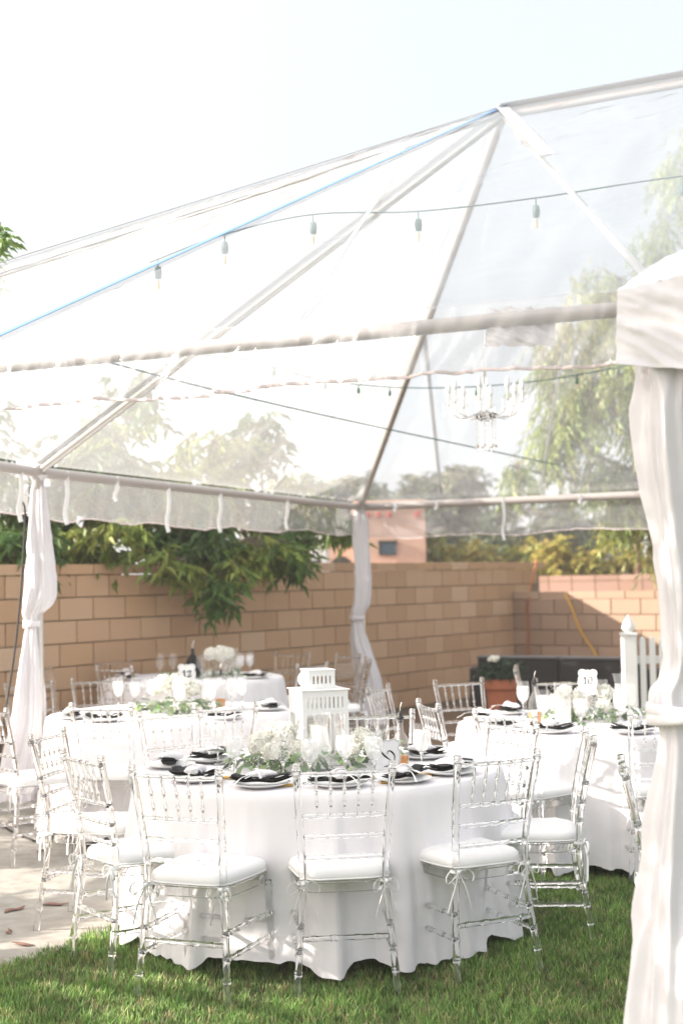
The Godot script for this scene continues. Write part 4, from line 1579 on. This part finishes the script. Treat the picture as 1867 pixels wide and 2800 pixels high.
# ---------------------------------------------------------------- string lights, chandelier
func string_light(label: String, pts: Array, bulbs: Array, scale: float) -> void:
	var t := thing("string_light", label, "string light")
	var cb := MB.new()
	cb.tube(smooth_path(pts, 60), 0.0045, 6)
	part("cable", cb, M.cable, t)
	for u in bulbs:
		var o := curve(pts, u)
		var so := MB.new()
		so.tube(PackedVector3Array([o, o + Vector3(0, -0.035 * scale, 0)]), 0.004, 6)
		so.lathe([[0.0, -0.088 * scale], [0.014 * scale, -0.088 * scale], [0.017 * scale, -0.06 * scale], [0.014 * scale, -0.036 * scale], [0.0, -0.033 * scale]], 10, o)
		var s := part("socket", so, M.cable, t)
		var bu := MB.new()
		bu.lathe([[0.012 * scale, -0.088 * scale], [0.016 * scale, -0.10 * scale], [0.026 * scale, -0.125 * scale], [0.026 * scale, -0.138 * scale], [0.018 * scale, -0.153 * scale], [0.0, -0.16 * scale]], 14, o)
		part("bulb", bu, M.glass, s)
		var fi := MB.new()
		fi.lathe([[0.0, -0.09 * scale], [0.005 * scale, -0.1 * scale], [0.006 * scale, -0.13 * scale], [0.0, -0.14 * scale]], 8, o)
		part("filament", fi, M.gold, s)

func lights_and_chandelier() -> void:
	string_light("upper string of clear bulbs across the front of the tent roof", [P(-0.963, 7.25, 3.298), P(-0.573, 7.25, 3.438), P(-0.117, 7.25, 3.532), P(0.424, 7.25, 3.538), P(1.031, 7.25, 3.596), P(1.792, 7.25, 3.696), P(3.042, 7.25, 3.813)], [0.03, 0.1667, 0.3333, 0.5, 0.6667, 0.8333], 1.15)
	string_light("lower string of green sockets crossing beyond the front valance", [P(-2.0, 10.4, 3.35), P(-0.95, 12, 3.55), P(-0.141, 12, 3.34), P(0.669, 12, 3.255), P(1.593, 12, 3.285), P(2.483, 12, 3.42), P(3.4, 12, 3.6)], [0.245, 0.338, 0.397, 0.452, 0.59, 0.745], 0.85)
	var c2 := MB.new()
	c2.tube(smooth_path([P(-1.446, 8.5, 3.0), P(-0.796, 10, 2.981), P(0.478, 12, 2.892), P(3.131, 15.3, 2.65)], 40), 0.0055, 6)
	single("green_cable", c2, M.cable, "thin green cable stretched from the left rafter to the far right", "cable")
	var ch := thing("chandelier", "crystal chandelier with white candle bulbs hanging under the tent roof", "chandelier", P(0.925, 9.0, 2.53))
	var st := MB.new()
	st.lathe([[0.0, 0.10], [0.02, 0.11], [0.035, 0.14], [0.05, 0.155], [0.02, 0.165], [0.012, 0.18], [0.02, 0.21], [0.012, 0.25], [0.022, 0.29], [0.012, 0.33], [0.018, 0.37], [0.008, 0.42], [0.0, 0.43]], 14)
	part("column", st, M.acrylic, ch)
	var bowl := MB.new()
	bowl.lathe([[0.0, 0.10], [0.03, 0.105], [0.06, 0.125], [0.075, 0.15], [0.07, 0.15], [0.05, 0.13], [0.0, 0.12]], 18)
	part("bowl", bowl, M.acrylic, ch)
	var chain := MB.new()
	chain.tube(PackedVector3Array([Vector3(0, 0.42, 0), Vector3(0, 1.2, 0.0), Vector3(0.15, 2.0, 0)]), 0.0035, 6)
	part("chain", chain, M.acrylic, ch)
	for k in 8:
		var f := TAU * k / 8 + 0.25
		var e := Vector3(cos(f), 0, sin(f))
		var am := MB.new()
		am.tube(smooth_path([e * 0.04 + Vector3(0, 0.16, 0), e * 0.10 + Vector3(0, 0.13, 0), e * 0.17 + Vector3(0, 0.13, 0), e * 0.22 + Vector3(0, 0.17, 0), e * 0.235 + Vector3(0, 0.22, 0)], 14), 0.0065, 8)
		var arm := part("arm", am, M.acrylic, ch)
		var cu := MB.new()
		var o := e * 0.235
		cu.lathe([[0.0, 0.215], [0.015, 0.217], [0.036, 0.232], [0.034, 0.234], [0.012, 0.224], [0.0, 0.224]], 14, o)
		part("drip_cup", cu, M.glass, arm)
		var sl := MB.new()
		sl.tube(PackedVector3Array([o + Vector3(0, 0.222, 0), o + Vector3(0, 0.29, 0)]), 0.010, 10)
		part("candle_sleeve", sl, M.candle, arm)
		var bl := MB.new()
		bl.lathe([[0.0, 0.288], [0.009, 0.29], [0.017, 0.305], [0.018, 0.32], [0.012, 0.345], [0.005, 0.362], [0.0, 0.368]], 12, o)
		part("bulb", bl, M.white, arm)
		for j in 3:
			var dr := MB.new()
			var q := o + Vector3(cos(f + j * 2.1) * 0.033, 0.225, sin(f + j * 2.1) * 0.033)
			dr.lathe([[0.0, -0.085], [0.008, -0.072], [0.009, -0.062], [0.003, -0.045], [0.002, -0.04], [0.006, -0.03], [0.002, -0.02], [0.002, 0.0], [0.0, 0.002]], 8, q)
			part("crystal", dr, M.crystal, arm)
	for k in 14:
		var f := TAU * k / 14
		var ring := 0.062 if k % 2 == 0 else 0.035
		var dr := MB.new()
		var q := Vector3(cos(f) * ring, 0.13, sin(f) * ring)
		var ln := 0.17 if k % 2 == 0 else 0.26
		for b in 7:
			dr.lathe([[0.0, -0.009], [0.007, 0.0], [0.0, 0.009]], 8, q + Vector3(0, -0.01 - b * ln / 8.0, 0))
		dr.lathe([[0.0, -0.05], [0.014, -0.028], [0.011, -0.015], [0.0, 0.0]], 8, q + Vector3(0, -ln, 0))
		dr.tube(PackedVector3Array([q, q + Vector3(0, -ln - 0.01, 0)]), 0.0012, 5)
		part("crystal", dr, M.acrylic if k % 2 == 0 else M.crystal, ch)

# ---------------------------------------------------------------- plants
func plants() -> void:
	rng.seed = 9
	protos.blossoms = [blossom_mesh(1), blossom_mesh(2), blossom_mesh(3)]
	protos.flower_leaves = []
	for c in [[0.09, 0.17, 0.07], [0.20, 0.30, 0.09], [0.05, 0.10, 0.04], [0.11, 0.25, 0.035], [0.20, 0.27, 0.13], [0.035, 0.08, 0.03]]:
		var m := mat(c[0], c[1], c[2], 0.5)
		m.backlight_enabled = true
		m.backlight = Color(0.5, 0.5, 0.5)
		var i: int = protos.flower_leaves.size()
		protos.flower_leaves.append(leaf_mesh([0.062, 0.058, 0.085, 0.07, 0.055, 0.09][i], [0.044, 0.046, 0.026, 0.024, 0.045, 0.022][i], 0.35, 0.3, m))
	var dm := MB.new()
	dm.lathe([[0.0, -0.003], [0.0035, 0.0], [0.0, 0.003]], 5)
	protos.dot = dm.mesh(M.petal)
	arrangement(T1, [[-0.405, 6.74, 0.895, 0.95], [-0.285, 6.72, 0.935, 1.0], [-0.345, 6.60, 0.865, 0.8], [-0.235, 6.70, 0.865, 0.75], [-0.345, 6.93, 0.93, 0.9], [0.075, 6.86, 0.89, 0.95], [0.11, 7.02, 0.86, 0.8], [0.035, 6.76, 0.845, 0.6], [-0.43, 6.86, 0.85, 0.7]], 0.36, 210, 1.0, "white roses and round green leaves round the foot of the lantern", 0.15)
	arrangement(T2, [[-1.221, 9.7, 0.965, 1.1], [-1.096, 9.62, 0.955, 1.1], [-1.026, 9.65, 0.93, 1.0], [-1.30, 9.8, 0.93, 1.0], [-1.16, 9.85, 0.96, 1.1]], 0.34, 150, 1.2, "white roses and bright green leaves on the left table")
	arrangement(T3, [[-1.227, 13.2, 0.975, 1.2], [-1.14, 13.2, 0.965, 1.2], [-1.071, 13.2, 0.975, 1.1], [-1.15, 13.3, 0.99, 1.1]], 0.28, 60, 0.9, "white roses on the farthest table, right of the black bottle")
	arrangement(T4, [[1.335, 8.7, 0.925, 1.0], [1.289, 8.72, 0.875, 1.0], [1.585, 8.72, 0.925, 1.0], [1.56, 8.65, 0.85, 0.9], [1.45, 8.8, 0.90, 1.0]], 0.34, 130, 1.1, "white flowers and light green leaves on the right table")
	# peach trees over the wall
	var peach := spray_mesh(7, 0.15, 0.056, 0.24, 0.55, 21)
	var green := [[0.095, 0.17, 0.036], [0.13, 0.21, 0.043], [0.07, 0.13, 0.03], [0.19, 0.24, 0.05]]
	tree("peach_tree", "dark leafy peach tree behind the wall, right one, its branches hanging over", P(-0.95, 16.6), 0.09, Vector3(0, 1.5, 0), [
		[P(-1.55, 14.4, 2.12), Vector3(0.42, 0.16, 0.3), 110], [P(-1.10, 14.6, 2.02), Vector3(0.40, 0.15, 0.25), 90], [P(-1.24, 14.2, 1.58), Vector3(0.13, 0.20, 0.12), 34], [P(-1.12, 14.2, 1.80), Vector3(0.10, 0.10, 0.10), 10], [P(-1.60, 14.0, 1.84), Vector3(0.20, 0.10, 0.14), 34], [P(-0.75, 14.9, 2.02), Vector3(0.36, 0.12, 0.22), 36], [P(-0.55, 15.2, 1.86), Vector3(0.26, 0.10, 0.15), 32],
		[P(-1.7, 15.3, 2.5), Vector3(0.8, 0.5, 0.5), 230], [P(-0.8, 15.9, 2.45), Vector3(0.7, 0.4, 0.5), 150], [P(-1.4, 15.9, 3.2), Vector3(0.55, 0.42, 0.5), 110], [P(-0.9, 16.4, 3.3), Vector3(0.3, 0.45, 0.4), 60], [P(-0.35, 16.8, 2.75), Vector3(0.5, 0.25, 0.4), 56], [P(0.0, 17.2, 2.32), Vector3(0.55, 0.12, 0.3), 44]], peach, green, 1.0, 101)
	tree("peach_tree", "dark leafy peach tree behind the wall, left one, above the left drape", P(-3.0, 14.9), 0.09, Vector3(0, 1.5, 0), [
		[P(-3.0, 13.3, 2.05), Vector3(0.7, 0.3, 0.3), 220], [P(-2.35, 13.8, 2.06), Vector3(0.6, 0.3, 0.3), 210], [P(-2.9, 14.2, 2.6), Vector3(0.8, 0.5, 0.5), 230], [P(-2.1, 14.4, 2.55), Vector3(0.6, 0.4, 0.4), 170], [P(-2.5, 14.6, 3.2), Vector3(0.6, 0.4, 0.4), 110], [P(-2.1, 14.9, 3.55), Vector3(0.28, 0.35, 0.3), 50], [P(-3.6, 14.2, 3.0), Vector3(0.6, 0.5, 0.5), 130]], peach, green, 1.0, 102)
	# near tree at the left, out of frame but for one branch
	tree("shade_tree", "leafy branch showing against the sky at the far left edge", P(-5.2, 6.2), 0.12, Vector3(0.0, 1.3, 0), [
		[P(-5.1, 4.9, 2.35), Vector3(0.5, 0.6, 0.34), 130], [P(-5.1, 5.8, 2.75), Vector3(0.5, 0.45, 0.4), 190], [P(-5.1, 6.45, 2.75), Vector3(0.5, 0.42, 0.36), 150], [P(-5.1, 6.9, 1.35), Vector3(0.5, 0.3, 0.35), 110], [P(-5.2, 4.3, 1.7), Vector3(0.5, 0.6, 0.4), 130], [P(-5.2, 5.3, 3.3), Vector3(0.5, 0.3, 0.5), 60], [P(-5.2, 3.75, 3.7), Vector3(0.5, 0.75, 0.38), 150], [P(-5.2, 3.7, 2.6), Vector3(0.5, 0.5, 0.35), 70], [P(-5.2, 3.7, 4.7), Vector3(0.5, 0.5, 0.5), 100], [P(-5.1, 8.55, 1.55), Vector3(0.5, 0.7, 0.36), 230], [P(-5.1, 9.6, 1.6), Vector3(0.45, 0.45, 0.5), 150], [P(-5.1, 4.55, 1.75), Vector3(0.5, 0.35, 0.25), 70], [P(-5.1, 5.1, 1.25), Vector3(0.5, 0.22, 0.2), 50]], peach, green, 1.1, 103)
	tree("overhanging_branch", "leafy twig reaching into the sky at the left edge above the tent", P(-2.25, 8.1, 3.3), 0.0, Vector3.ZERO, [[P(-1.965, 8.1, 3.60), Vector3(0.055, 0.17, 0.08), 26]], peach, [[0.18, 0.30, 0.07]], 0.55, 107, "branch")
	# drooping tree at the right
	var weep := spray_mesh(9, 0.13, 0.020, 0.42, 0.95, 22)
	var lime := [[0.30, 0.36, 0.09], [0.36, 0.40, 0.11], [0.25, 0.31, 0.085], [0.34, 0.33, 0.13]]
	tree("drooping_tree", "large drooping light green tree behind the tent at the right", P(5.6, 20.5), 0.18, Vector3(-0.1, 2.4, 0), [
		[P(4.3, 19.8, 4.9), Vector3(0.9, 0.9, 0.8), 588], [P(3.5, 19.8, 4.2), Vector3(0.75, 0.7, 0.7), 461], [P(4.4, 19.9, 3.6), Vector3(0.8, 0.7, 0.7), 532], [P(2.95, 19.6, 3.55), Vector3(0.4, 0.3, 0.4), 125], [P(2.42, 19.5, 3.12), Vector3(0.2, 0.24, 0.2), 56], [P(3.7, 19.8, 3.1), Vector3(0.5, 0.35, 0.5), 196], [P(4.5, 19.9, 2.75), Vector3(0.55, 0.4, 0.5), 224], [P(5.3, 20, 4.4), Vector3(0.9, 1.2, 0.9), 461], [P(4.9, 20.2, 6.0), Vector3(1.0, 0.8, 0.9), 420], [P(5.3, 20.4, 7.3), Vector3(0.9, 0.7, 0.9), 336], [P(3.2, 19.9, 5.0), Vector3(0.4, 0.4, 0.4), 98], [P(4.0, 19.7, 2.6), Vector3(0.35, 0.25, 0.4), 98], [P(4.0, 20.0, 5.8), Vector3(0.6, 0.5, 0.6), 168], [P(4.35, 19.9, 2.25), Vector3(0.16, 0.4, 0.2), 50]], weep, lime, 1.0, 104, "tree", true)
	# hedge and trees far behind
	var small := spray_mesh(9, 0.10, 0.05, 0.22, 0.1, 23)
	var hedge := [[0.40, 0.37, 0.09], [0.46, 0.41, 0.11], [0.30, 0.31, 0.07]]
	var hc := []
	for k in 9:
		hc.append([P(1.75 + k * 0.3, 31.5, 1.9 + 0.12 * sin(k * 1.9)), Vector3(0.25, 0.55, 0.4), 170])
	tree("hedge", "yellow-green clipped hedge beyond the far wall, left of the bushes", P(3.0, 31.5), 0.0, Vector3.ZERO, hc, small, hedge, 1.0, 105, "hedge", false, false)
	hc = []
	for k in 7:
		hc.append([P(4.15 + k * 0.34, 29.5, 1.85 + 0.16 * sin(k * 2.3)), Vector3(0.36, 0.5, 0.4), 190])
	tree("bush", "golden green bushes beyond the far wall behind the brown post", P(5.2, 29.5), 0.0, Vector3.ZERO, hc, small, hedge, 1.0, 106, "bush", false, false)
	var grey := [[0.14, 0.17, 0.09], [0.11, 0.14, 0.075], [0.17, 0.19, 0.11]]
	var q := 0
	for s in [[2.9, 46, 4.9, 1.1, "grey-green tree far beyond the wall, just right of the pink building"], [4.6, 52, 4.2, 1.6, "broad grey-green tree far beyond the hedge, in the middle"], [7.4, 50, 4.4, 1.8, "pale grey-green tree far beyond the bushes at the right"], [-0.6, 40, 4.4, 1.3, "grey-green tree far behind the white trailer"]]:
		var cl := []
		rng.seed = 300 + q
		for k in 7:
			cl.append([P(s[0] + rnd(-1, 1) * s[3], s[1] + rnd(-1, 1), s[2] - s[3] * rnd(0.3, 1.5)), Vector3(s[3] * 0.7, s[3] * 0.6, s[3] * 0.6), 150])
		tree("distant_tree", s[4], P(s[0], s[1]), 0.2, Vector3(0, s[2] * 0.4, 0), cl, small, grey, 2.6, 110 + q)
		q += 1

func lawn_blades() -> void:
	rng.seed = 12
	var meshes := []
	for m in 3:
		var mb := MB.new()
		for i in 9:
			var f := rnd(0, TAU)
			var o := Vector3(cos(f), 0, sin(f)) * rnd(0, 0.016)
			var h := rnd(0.018, 0.046)
			var bend := Vector3(cos(f), 0, sin(f)).rotated(Vector3.UP, rnd(-1, 1)) * rnd(0.004, 0.03)
			var w := Vector3(-sin(f), 0, cos(f)) * 0.0016
			var mid := o + Vector3(0, h * 0.6, 0) + bend * 0.35
			mb.tri(o - w, mid - w * 0.8, mid + w * 0.8)
			mb.tri(o - w, mid + w * 0.8, o + w)
			mb.tri(mid - w * 0.8, o + Vector3(0, h, 0) + bend, mid + w * 0.8)
		meshes.append(mb.mesh(M.blade))
	var nz := FastNoiseLite.new()
	nz.frequency = 1.1
	nz.seed = 4
	var xfs := [[], [], []]
	var cols := [[], [], []]
	var made := 0
	while made < 90000:
		var d := lerpf(4.9, 10.5, pow(rng.randf(), 1.25))
		var x := rnd(-1.75, 2.9)
		if x < edge_x(d) + rnd(-0.04, 0.03) or absf(x) > d * 0.27 + 0.1:
			made += 1
			continue
		var k := rng.randi() % 3
		var pn := nz.get_noise_2d(x * 1.4, d * 1.4)
		var s := rnd(0.6, 1.25) * (1.0 + 0.4 * pn)
		xfs[k].append(Transform3D(Basis(Vector3.UP, rnd(0, TAU)).scaled(Vector3(s, s * rnd(0.8, 1.15), s)), P(x, d, -0.006)))
		var g := rnd(0.35, 1.75) * (1.0 + 0.5 * pn)
		if rng.randf() < 0.14 + 0.2 * maxf(0.0, -pn):
			cols[k].append(Color(0.34 * g, 0.29 * g, 0.15 * g))
		else:
			cols[k].append(Color(0.155 * g * rnd(0.85, 1.25), 0.27 * g, 0.062 * g))
		made += 1
	var holder := thing("grass", "short green grass blades covering the lawn under the front chairs", "grass")
	holder.set_meta("kind", "stuff")
	for k in 3:
		scatter("grass_blades", meshes[k], xfs[k], cols[k], holder)
